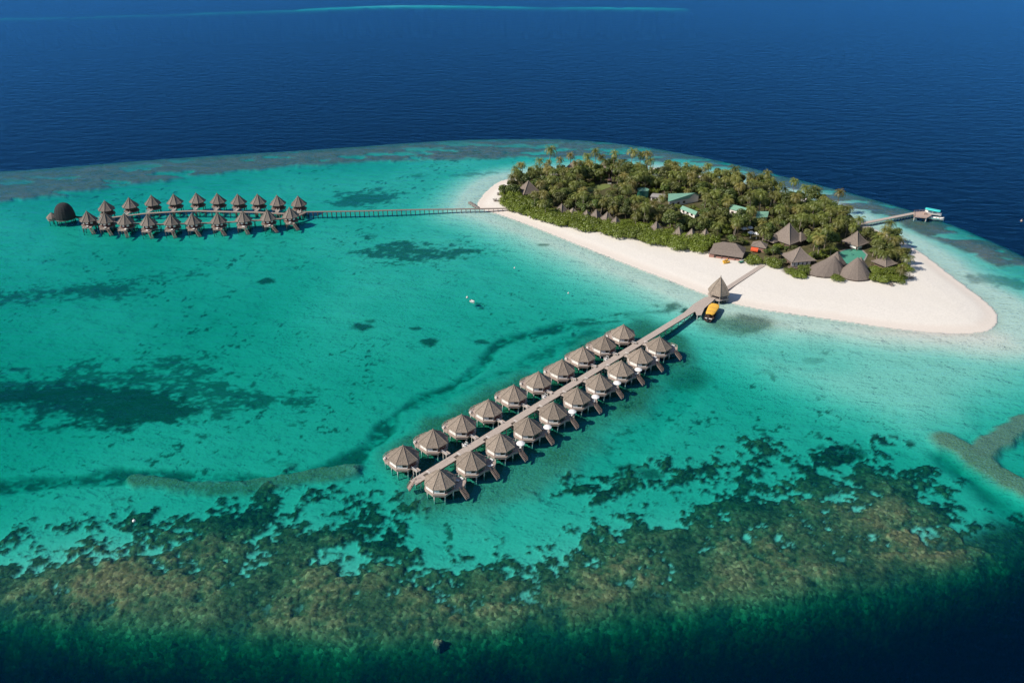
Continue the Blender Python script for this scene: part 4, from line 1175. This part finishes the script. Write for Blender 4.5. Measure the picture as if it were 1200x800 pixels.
def make_palm(hh, lean, nfr, L):
    t = thing('palm_tree', None, 'palm tree')
    pts, rad = [], []
    for i in range(7):
        s = i / 6
        pts.append((lean * s ** 1.8, 0, hh * s - 0.3)); rad.append(0.26 - 0.12 * s)
    MB().tube(pts, rad, 7).build('trunk', M['trunk'], t, True)
    cr = palm_crown(L, nfr).build('crown', M['palm'], t)
    cr.location = (lean, 0, hh - 0.35)
    return t
def make_broad(hh, rx, rz, n):
    t = thing('broadleaf_tree', None, 'tree')
    m = MB()
    zc = hh - rz * 0.7
    m.tube([(0, 0, -0.3), (0.15, 0.05, zc * 0.5), (0.1, -0.1, zc)], [0.28, 0.22, 0.14], 7)
    for a in range(5):
        aa = a * 1.257 + rng.uniform(-.3, .3)
        m.tube([(0.15, 0.05, zc * 0.55), (math.cos(aa) * rx * .3, math.sin(aa) * rx * .3, zc), (math.cos(aa) * rx * .62, math.sin(aa) * rx * .62, zc + rz * .3)], [0.16, 0.1, 0.04], 5)
    m.build('trunk', M['bark'], t, True)
    clump_crown(rx, rz, n, 11, 0.55, zc).build('crown', M['broad'], t)
    return t
def make_shrub(rx, hh, n):
    t = thing('shrub', None, 'shrub')
    m = MB()
    for a in range(6):
        aa = a * 1.05
        m.tube([(0, 0, -0.3), (math.cos(aa) * rx * .3, math.sin(aa) * rx * .3, hh * .4), (math.cos(aa) * rx * .6, math.sin(aa) * rx * .6, hh * .65)], [0.1, 0.07, 0.03], 5)
    m.build('stem', M['bark'], t, True)
    clump_crown(rx, hh * 0.62, n, 14, 0.42, hh * 0.42).build('foliage', M['shrub'], t)
    return t
palms = [make_palm(*a) for a in ((8.5, 0.8, 22, 4.4), (10.5, 1.6, 24, 4.6), (12.5, 0.6, 22, 4.2), (9.5, 2.2, 20, 4.5), (11.5, 1.0, 26, 4.7), (7.0, 0.5, 22, 4.3))]
broads = [make_broad(*a) for a in ((7.5, 3.6, 3.0, 1300), (9.0, 4.0, 3.3, 1500), (6.5, 3.4, 2.6, 1200), (8.5, 3.3, 3.6, 1300))]
shrubs = [make_shrub(*a) for a in ((3.6, 3.6, 1300), (4.4, 4.4, 1700), (3.0, 2.8, 1000), (4.8, 4.0, 1800))]
used = set()

# what the photograph shows between the trees stays in sight: (left, top, right, bottom, foot of the building) in px
keep = [(831, 281, 875, 307, 303), (872, 284, 893, 300, 297), (906, 262, 940, 288, 290), (915, 290, 953, 317, 312), (944, 298, 993, 328, 320), (983, 301, 1021, 332, 325), (984, 290, 1016, 309, 303),
        (986, 273, 1016, 292, 290), (1022, 300, 1048, 313, 313), (779, 225, 816, 239, 241), (800, 243, 817, 249, 252), (855, 240, 872, 246, 252), (885, 244, 899, 251, 260), (745, 218, 762, 230, 230),
        (762, 226, 780, 233, 236), (711, 206, 718, 213, 216), (688, 217, 713, 226, 226), (611, 211, 628, 226, 230), (869, 266, 884, 276, 278), (1004, 254, 1032, 265, 258)]
keep += [(u - 4, v - 14, u + 4, v - 8, v) for u, v, _, _ in vil]
foot = [(853, 299, 10), (889, 293, 5), (921, 285, 8.5), (934, 308, 7), (967, 315, 9), (955, 317, 6), (982, 312, 7), (1001.5, 319, 7.6), (1000, 301, 7.5), (1001, 288.5, 5.5), (1035, 312, 4.2), (619, 229, 5), (795, 238, 7), (785, 239, 4), (813, 237, 4), (808, 251, 4.6),
        (828, 238, 3), (864, 251, 5), (892, 259, 4), (771, 234, 4), (753, 230, 4.2), (768, 206, 4.5), (714, 215, 3), (701, 223, 6.5), (672, 205, 4), (708, 204, 4)] + [(u, v - 2, 3.0) for u, v, _, _ in vil]
foot = [(base(u, v), r) for u, v, r in foot]
vegw = np.array(vegp)
def inside_veg(x, y, m=0.0): return float(sdist(np.array([[x, y]]), vegw)[0]) > m
def blocked(x, y, hgt, cr, top_only=False):
    for c, r in foot:
        if (x - c.x) ** 2 + (y - c.y) ** 2 < (r + (0.25 if top_only else 0.45) * cr) ** 2: return True
    bu, bv = pix((x, y, GZ)); tu, tv = pix((x, y, GZ + hgt))
    k = 0.00543 * (bv + 130) * cr * 0.8
    y0, y1 = tv - k * 0.5, (tv + k * 0.7 if top_only else bv)
    for a, b, c, d, fv in keep:
        if bv > fv - 1 and bu + k > a and bu - k < c and y1 > b and y0 < d: return True
    return False

def place(protos, x, y, sc, label, cat, group):
    proto = rng.choice(protos)
    o = proto if proto.name not in used else copy_tree(proto)
    used.add(proto.name)
    o.location = (x, y, ground_z(x, y) - 0.05)
    o.rotation_euler = (0, 0, rng.uniform(0, 6.28))
    o.scale = (sc * rng.uniform(.92, 1.08), sc * rng.uniform(.92, 1.08), sc * rng.uniform(.9, 1.1))
    tag(o, label, cat, group)
    return o

def zone(u, v):
    d = 'left third' if u < 720 else ('middle' if u < 870 else 'right third')
    front = v > np.interp(u, [580, 640, 740, 800, 860, 950, 1060], [236, 245, 258, 265, 268, 280, 318])
    back = v < np.interp(u, [590, 640, 740, 850, 950, 1060], [224, 214, 212, 224, 246, 300])
    return d, ('near the front shrubs' if front else ('along the far shore' if back else 'deep in the grove'))

# front shrubs along the sand
fe = [(588, 241), (600, 246.5), (620, 253.5), (640, 261), (655, 264), (668, 266.5), (683, 271), (697, 271), (710, 274.5), (724, 278), (738, 278.5), (755, 284), (770, 288), (778, 286), (790, 292), (805, 294.5), (812, 294), (826, 297)]
few = [np.array(base(u, v)[:2]) for u, v in fe]
cum = np.concatenate([[0], np.cumsum([np.linalg.norm(b - a) for a, b in zip(few[:-1], few[1:])])])
pl = []
s = 0.0
while s < cum[-1]:
    for row in range(3):
        x, y = np.interp(s + rng.uniform(-1, 1), cum, [q[0] for q in few]), np.interp(s, cum, [q[1] for q in few])
        dv = unit((few[-1][0] - few[0][0], few[-1][1] - few[0][1], 0)); inn = Vector((-dv.y, dv.x, 0))
        off = 2.4 + row * 4.6 + rng.uniform(-0.8, 0.8)
        px, py = x + inn.x * off, y + inn.y * off
        if any((px - c.x) ** 2 + (py - c.y) ** 2 < 4.0 ** 2 for c, r in foot[:7]) or any((px - c.x) ** 2 + (py - c.y) ** 2 < 2.6 ** 2 for c, r in foot[25:]): continue
        sc = rng.uniform(0.95, 1.25) * (1.1 if row else 1.0)
        u, v = pix((px, py, GZ))
        pl.append((px, py, 3.0 * sc))
        place(shrubs, px, py, sc, 'rounded olive green shrub %s of the beach front, %s' % ('on the sand edge' if row == 0 else 'one row behind the sand edge' if row == 1 else 'at the foot of the palms', 'left part' if u < 680 else 'middle part' if u < 760 else 'right part'), 'shrub', 'beach front shrubs ' + ('left' if u < 680 else 'middle' if u < 760 else 'right') + ' row %d' % (row + 1))
    s += rng.uniform(3.6, 5.0)
single = [(884, 307, 1.0, 'round bright green shrub between the beach house and the boardwalk'), (879, 309, .7, 'smaller green shrub left of the boardwalk end'), (905, 311, 1.15, 'big round shrub right of the boardwalk end'), (909, 314, .8, 'low shrub in front of the restaurant, left'),
          (931, 324, .9, 'green hedge shrub before the restaurant, leftmost'), (937, 325, 1.0, 'green hedge shrub before the restaurant, nearest the sand'), (943, 318, .85, 'green hedge shrub before the restaurant, rightmost'), (926, 320, .6, 'small hedge shrub at the restaurant terrace'),
          (940, 321, .9, 'green hedge shrub before the restaurant, middle'), (981, 329, .68, 'lone green shrub between the two rounded roofs'), (1025, 329, .8, 'shrub right of the broad round roof'), (1034, 331, .8, 'shrub at the front edge of the right tip'), (1043, 329, .9, 'tall shrub in the middle of the right tip'),
          (1052, 330, .8, 'shrub at the sand end of the right tip'), (1026, 320, .8, 'shrub behind the broad round roof'), (1036, 322, .9, 'shrub right below the small tent roof'), (1047, 321, .9, 'shrub behind the right tip'), (1058, 326, .7, 'outermost shrub of the right tip'),
          (1024, 296, .9, 'dark shrub right of the pool, upper'), (1030, 300, .8, 'dark shrub right of the pool, middle'), (1046, 300, .9, 'shrub beside the far beach, lower'), (1038, 292, 1.0, 'shrub beside the far beach, upper'), (897, 293, .8, 'shrub behind the boardwalk end'), (904, 297, 1.0, 'shrub left of the restaurant'), (912, 292, .9, 'shrub below the tall thatched hall')]
for u, v, sc, lab in single:
    p = base(u, v); place(shrubs, p.x, p.y, sc, lab, 'shrub', 'garden shrubs'); pl.append((p.x, p.y, 2.5))
# palms and broadleaf trees fill the grove
x0, x1, y0_, y1_ = vegw[:, 0].min(), vegw[:, 0].max(), vegw[:, 1].min(), vegw[:, 1].max()
counts = dict(palm=0, broad=0, fill=0)
pp2, bb2 = [], []
lone = [(643.5, 203.5, 16.0), (697, 203, 14.5), (738.5, 204, 15.5), (758, 205, 15.0), (655, 206, 12), (633, 207, 12.5), (668, 203, 13), (718, 203, 13.5), (612, 212, 11.5), (603, 216, 10.5)]
for i, (u, v, hh) in enumerate(lone):
    p = base(u, v); o = place([palms[2]], p.x, p.y, hh / 12.5, 'tall coconut palm standing against the lagoon on the far shore', 'palm tree', 'tall palms along the far shore'); pp2.append((p.x, p.y)); counts['palm'] += 1
for u, v, hh, lab in [(1033, 311.5, 8.2, 'palm behind the small tent roof'), (1041, 310, 8.5, 'palm leaning over the far beach'), (1049, 309, 8, 'rightmost palm over the far beach'), (1062, 316, 8.5, 'yellowish palm at the right tip'), (1053, 329, 7.5, 'low palm among the right tip shrubs')]:
    p = base(u, v); place([palms[0], palms[5]], p.x, p.y, hh / 8.5, lab, 'palm tree', 'palms of the right tip'); pp2.append((p.x, p.y)); counts['palm'] += 1
tries = 0
while tries < 16000 and counts['palm'] < 290:
    tries += 1
    x, y = rng.uniform(x0, x1), rng.uniform(y0_, y1_)
    if not inside_veg(x, y, 1.5): continue
    u, v = pix((x, y, GZ))
    if any((x - a) ** 2 + (y - b) ** 2 < 3.9 ** 2 for a, b in pp2): continue
    fr_ = zone(u, v)
    if fr_[1] == 'near the front shrubs' and rng.random() < 0.55: continue
    if fr_[1] == 'near the front shrubs' and v > np.interp(u, [588, 640, 738, 826, 1060], [241, 261, 278.5, 297, 330]) - 5: continue
    sc = rng.uniform(0.78, 1.08)
    if blocked(x, y, 10 * sc, 3.2): continue
    pp2.append((x, y)); counts['palm'] += 1
    place(palms, x, y, sc, 'coconut palm %s, %s of the island' % (fr_[1], fr_[0]), 'palm tree', 'palms %s %s' % (fr_[1], fr_[0]))
tries = 0
while tries < 20000 and counts['broad'] < 295:
    tries += 1
    x, y = rng.uniform(x0, x1), rng.uniform(y0_, y1_)
    if not inside_veg(x, y, 2.0): continue
    u, v = pix((x, y, GZ))
    if any((x - a) ** 2 + (y - b) ** 2 < 3.7 ** 2 for a, b in bb2): continue
    if any((x - a) ** 2 + (y - b) ** 2 < (r * 0.75) ** 2 for a, b, r in pl): continue
    fr_ = zone(u, v)
    sc = rng.uniform(0.75, 1.12)
    if blocked(x, y, 7.0 * sc, 3.4): 
        sc = 0.5
        if blocked(x, y, 3.6, 1.8): continue
    bb2.append((x, y)); counts['broad'] += 1
    place(broads, x, y, sc, 'bushy green broadleaf tree %s, %s of the island' % (fr_[1], fr_[0]), 'tree', 'broadleaf trees %s %s' % (fr_[1], fr_[0]))
fill = 0; ff = []
for _ in range(9000):
    if fill >= 170: break
    x, y = rng.uniform(x0, x1), rng.uniform(y0_, y1_)
    if not inside_veg(x, y, 1.0) or any((x - a) ** 2 + (y - b) ** 2 < 3.4 ** 2 for a, b in ff) or any((x - a) ** 2 + (y - b) ** 2 < 2.6 ** 2 for a, b in bb2) or any((x - a) ** 2 + (y - b) ** 2 < 9 for a, b, r in pl): continue
    u, v = pix((x, y, GZ)); sc = rng.uniform(0.5, 0.85)
    if blocked(x, y, 3.2 * sc, 3.0 * sc): continue
    ff.append((x, y)); fill += 1
    fr_ = zone(u, v)
    place(shrubs, x, y, sc, 'low shrub under the trees %s, %s of the island' % (fr_[1], fr_[0]), 'shrub', 'low shrubs %s %s' % (fr_[1], fr_[0]))
print('COUNTS', counts, fill, len(pl))
for q in palms + broads + shrubs:
    if q.name not in used:
        for ch in list(q.children): bpy.data.objects.remove(ch)
        bpy.data.objects.remove(q)
# dry bleached bushes on the beach
def dry_bush(r):
    m = MB()
    for i in range(26):
        a = rng.uniform(0, 6.28); e = rng.uniform(0.2, 1.3); L_ = r * rng.uniform(.6, 1.1)
        q = Vector((math.cos(a) * math.cos(e), math.sin(a) * math.cos(e), math.sin(e))) * L_
        m.tube([(0, 0, 0), q * 0.5 + Vector((rng.gauss(0, .1), rng.gauss(0, .1), .1)), q], [0.09, 0.06, 0.02], 4)
        for _ in range(4): leaf_quad(m, q * rng.uniform(.6, 1.05) + Vector((rng.gauss(0, .2), rng.gauss(0, .2), rng.gauss(0, .1))), Vector((rng.gauss(0, 1), rng.gauss(0, 1), 1)), 0.35)
    return m
for k, (u, v, r, lab) in enumerate([(585, 227.5, 1.8, 'bleached dry bush on the left beach, upper'), (580.5, 234.5, 1.6, 'bleached dry bush on the left beach, lower'), (587, 233, 1.2, 'small dry bush on the left beach beside the trees'), (598, 246, 1.5, 'dry bush on the sand at the inner end of the far jetty'),
                                  (1067, 326, 2.2, 'bleached dry bush on sand right of the trees'), (1044, 334.5, 1.4, 'small dry plant on the sand in front of the right tip')]):
    p = base(u, v); o = dry_bush(r).build('dry_bush', M['dry']); o.location = (p.x, p.y, ground_z(p.x, p.y)); tag(o, lab, 'bush', 'dry bushes on the beach')

# ------------------------------------------------------------------ boats, landing stage, buoys and beach things
def hull_mb(L, Wd, Hh, rake=0.9):
    rings = []
    for i in range(13):
        s = i / 12
        x = -L / 2 + L * s
        wd = Wd / 2 * (math.sin(math.pi * min(1, 0.22 + 0.78 * s) ) ** 0.6 if s < 1 else 0.02)
        wd = max(wd, 0.04)
        top = Hh + rake * max(0, (s - 0.6) / 0.4) ** 2 + 0.25 * max(0, (0.2 - s) / 0.2)
        rings.append([(x, -wd, top), (x, -wd * 0.85, 0.2), (x, -wd * 0.3, -0.45), (x, wd * 0.3, -0.45), (x, wd * 0.85, 0.2), (x, wd, top), (x, wd * 0.88, top), (x, wd * 0.8, 0.45), (x, -wd * 0.8, 0.45), (x, -wd * 0.88, top)])
    return MB().loft(rings)
def canopy_mb(x0, x1, w0, w1, z, arch=0.35, n=8, thick=0.08):
    rings = []
    for i in range(7):
        s = i / 6; x = x0 + (x1 - x0) * s
        w_ = (w0 + (w1 - w0) * s) / 2 * (1 - 0.25 * max(0, (abs(s - 0.5) - 0.3) / 0.2) ** 2)
        up = [(x, w_ * math.cos(a), z + arch * math.sin(a)) for a in np.linspace(math.pi, 0, n)]
        rings.append(up + [(px, py, pz - thick) for px, py, pz in reversed(up)])
    return MB().loft(rings)
# dhoni at the long jetty
a, b = at(829, 375.5, 0.6), at(837.5, 360.5, 0.6)
c = (a + b) / 2; d = b - a
t = thing('covered_boat', 'wooden boat with an orange canvas canopy moored at the landing stage', 'boat', (c.x, c.y, 0), math.atan2(d.y, d.x))
L = d.length
hull_mb(L * 0.94, 4.4, 0.9).build('hull', M['hull'], t)
cn = canopy_mb(-L * 0.32, L * 0.50, 3.6, 4.8, 2.2, 0.45).build('canopy', M['orange'], t)
for x in (-L * 0.1, L * 0.18):
    MB().tube([(x, 2.0 * math.cos(q), 2.21 + 0.50 * math.sin(q)) for q in np.linspace(0, math.pi, 9)], 0.06, 5).build('seam', M['timber'], cn)
for x in (-L * .27, L * .06, L * .4):
    for y in (-1.6, 1.6): MB().box((x, y, 1.4), (0.1, 0.1, 2.0)).build('post', M['timber'], t)
MB().box((-L * .47, 0.0, 0.9), (0.8, 0.7, 1.3)).build('outboard_motor', M['black'], t)
MB().box((-L * .37, 0.0, 0.75), (0.5, 3.0, 0.15)).build('seat', M['white'], t)
# jetty of the far side with its platform and two boats
a, b = at(1003, 263, 1.9), at(1072, 249.5, 1.9)
walkway('jetty', 'grey boarded jetty leaving the far beach towards the deep blue water', [a, a.lerp(b, .5), b], 2.4, 1.9, M['planks'], 20, M['stilt'])
pf = [at(u, v, 2.1) for u, v in ((1070.5, 248.5), (1084, 247.5), (1092, 252), (1086, 255.5), (1071, 254))]
c = sum(pf, Vector()) / 5
t = thing('landing_platform', 'pinkish wooden landing platform at the end of the far jetty', 'platform', (c.x, c.y, 0))
MB().prism([(p.x - c.x, p.y - c.y) for p in pf], 1.85, 2.12).build('deck', M['tan'], t)
for p in pf: MB().box(((p.x - c.x) * .92, (p.y - c.y) * .92, -0.6), (0.35, 0.35, 4.9)).build('post', M['stilt'], t)
rail_mb([((pf[i].x - c.x) * .97, (pf[i].y - c.y) * .97, 2.12) for i in (1, 0, 4, 3)], 0.95, 1.5).build('railing', M['planks'], t)
MB().box((1.5, 0.2, 2.6), (1.6, 1.0, 1.0)).build('crate', M['tan'], t)
for (ua, va, ub, vb, W_, lab, cm, hm) in ((1083, 248.5, 1103, 252.5, 3.6, 'long boat with a turquoise roof behind the far landing platform', 'turquoise', 'white'), (1088, 255.5, 1106, 257.5, 2.6, 'open white boat with turquoise stripe in front of the turquoise roofed boat', None, 'white')):
    a, b = at(ua, va, 0.3), at(ub, vb, 0.3); c = (a + b) / 2; d = b - a; L = d.length
    t = thing('covered_boat' if cm else 'open_boat', lab, 'boat', (c.x, c.y, 0), math.atan2(d.y, d.x))
    hull_mb(L, W_, 1.0, 0.7).build('hull', M[hm], t)
    if cm:
        canopy_mb(-L * .47, L * .40, W_ * .9, W_ * .95, 2.5, 0.5).build('canopy', M[cm], t)
        for x in (-L * .4, 0, L * .3):
            for y in (-1.2, 1.2): MB().box((x, y, 1.6), (0.1, 0.1, 1.9)).build('post', M['white'], t)
    else:
        for x in (-L * .25, 0, L * .2): MB().box((x, 0, 0.72), (0.5, W_ * .62, 0.12)).build('seat', M['pink'], t)
        MB().box((-L * .44, 0, 0.9), (0.7, 0.6, 1.1)).build('outboard_motor', M['turquoise'], t)
        st_ = MB()
        for s_ in (-1, 1): st_.beam((-L * .4, s_ * W_ * .50, 0.85), (L * .2, s_ * W_ * .52, 0.85), 0.06, 0.3)
        st_.build('stripe', M['turquoise'], t)
# dinghy and buoys in the lagoon
c = at(553.5, 354)
t = thing('dinghy', 'small white dinghy floating alone in the middle of the lagoon', 'dinghy', (c.x, c.y, 0.05), R(-35))
hull_mb(2.3, 1.4, 0.55, 0.25).build('hull', M['white'], t)
for x in (-0.45, 0.4): MB().box((x, 0, 0.5), (0.3, 1.05, 0.1)).build('seat', M['white'], t)
MB().box((-1.15, 0, 0.5), (0.25, 0.35, 0.7)).build('outboard_motor', M['black'], t)
def buoy(label, u, v, r, mt):
    c = at(u, v)
    t = thing('buoy', label, 'buoy', (c.x, c.y, 0))
    MB().loft([[(q * r * math.cos(2 * math.pi * i / 12), q * r * math.sin(2 * math.pi * i / 12), z * r) for i in range(12)] for q, z in ((.05, -.9), (.7, -.7), (1, 0), (.8, .6), (.3, .9), (.05, .95))]).build('float', M[mt], t, True)
    MB().tube([(0, 0, .8 * r), (0, 0, 1.8 * r)], [.18 * r, .1 * r], 6).build('mast', M['white'], t)
buoy('grey buoy just left of the small white dinghy', 547.5, 348.5, 0.55, 'stilt')
buoy('small pale buoy in the lagoon off the white beach', 603, 314, 0.42, 'stilt')
buoy('small pale buoy in the lagoon above the long jetty', 666, 343.5, 0.42, 'stilt')
buoy('small pinkish buoy on the deep blue water at the right edge', 1197, 259, 0.6, 'tan')
buoy('white float among the corals at the lower left', 157, 610, 0.5, 'white')
# groyne of sandbags beside the far jetty
c = at(551, 241)
t = thing('sandbag_groyne', 'short grey groyne of sandbags beside the far jetty at the beach', 'groyne', (c.x, c.y, 0))
a, b = at(550.5, 238.2) - c, at(560, 243.6) - c
for i in range(9):
    p = a.lerp(b, i / 8)
    for k in range(2):
        m = MB(); q = (p.x + rng.uniform(-.3, .3), p.y + (k - .5) * 1.3 + rng.uniform(-.2, .2), 0.1 + rng.uniform(0, .3))
        m.loft([[(q[0] + x, q[1] + w_ * math.cos(2 * math.pi * j / 8), q[2] + .45 * w_ * math.sin(2 * math.pi * j / 8)) for j in range(8)] for x, w_ in ((-1.0, .25), (-.8, .62), (0, .75), (.8, .62), (1.0, .25))])
        m.build('sandbag', M['sandbag'], t, True)
# canoes and tables on the sand by the beach house
def canoe(label, u, v, rz, mt, L=3.6):
    p = base(u, v); t = thing('canoe', label, 'canoe', (p.x, p.y, ground_z(p.x, p.y) + 0.4), rz)
    hull_mb(L, 1.0, 0.4, 0.25).build('hull', M[mt], t)
    MB().box((-0.2, 0, 0.42), (0.4, 0.7, 0.08)).build('seat', M['black'], t)
canoe('orange canoe on the sand in front of the beach house, nearer', 851.5, 308.5, R(20), 'orange')
canoe('orange canoe on the sand in front of the beach house, farther', 850, 306.5, R(35), 'orange')
def beach_table(label, u, v, mt):
    p = base(u, v); t = thing('beach_mat_rack', label, 'rack', (p.x, p.y, ground_z(p.x, p.y)), R(25))
    MB().box((0, 0, 0.75), (2.6, 1.4, 0.1)).build('top', M[mt], t)
    for x in (-1.1, 1.1):
        for y in (-.5, .5): MB().box((x, y, .35), (.1, .1, .75)).build('leg', M['timber'], t)
beach_table('dark green covered rack on the sand right of the canoes', 868, 308.3, 'green_cloth')
beach_table('grey rack on the sand just above the dark green one', 869.5, 306.4, 'stilt')
# one coral head at the edge of the drop-off
c = at(513, 749)
m = MB()
for q in ((0, 0, .95), (.75, .3, .62), (-.7, .2, .66), (.15, -.6, .55), (-.25, .6, .6)):
    m.loft([[(q[0] + q[2] * f * math.cos(2 * math.pi * i / 11) * rng.uniform(.8, 1.2), q[1] + q[2] * f * math.sin(2 * math.pi * i / 11) * rng.uniform(.8, 1.2), z) for i in range(11)] for f, z in ((1.5, -9), (1.3, -3), (1.1, -1.7), (.85, -1.0), (.45, -.65), (.1, -.55))])
o = m.build('coral_head', M['coralrock']); o.location = (c.x, c.y, 0); tag(o, 'lone brown coral head at the edge of the dark drop-off', 'coral head')

# thin bluish smoke drifting from the service yard
c = base(757, 219)
m = MB()
for q in ((0, 0, 3.2, 3.0, 2.4), (5.5, 1.5, 5.0, 4.0, 2.8), (12, 2.5, 6.2, 4.6, 2.6)):
    m.loft([[(q[0] + q[3] * math.cos(p) * math.cos(2 * math.pi * i / 14) * rng.uniform(.85, 1.15), q[1] + q[3] * .8 * math.cos(p) * math.sin(2 * math.pi * i / 14), q[2] + q[4] * math.sin(p)) for i in range(14)] for p in np.linspace(-1.5, 1.5, 7)])
sm = bpy.data.materials.new('thin_smoke'); sm.use_nodes = True
N_ = sm.node_tree.nodes; N_.remove(N_['Principled BSDF'])
pv = N_.new('ShaderNodeVolumePrincipled'); pv.inputs['Color'].default_value = (0.62, 0.70, 0.80, 1); pv.inputs['Density'].default_value = 0.05
sm.node_tree.links.new(pv.outputs[0], N_['Material Output'].inputs['Volume'])
o = m.build('smoke', sm); o.location = (c.x, c.y, GZ)
tag(o, 'thin bluish smoke drifting over the green tank among the trees', None, None, 'stuff')
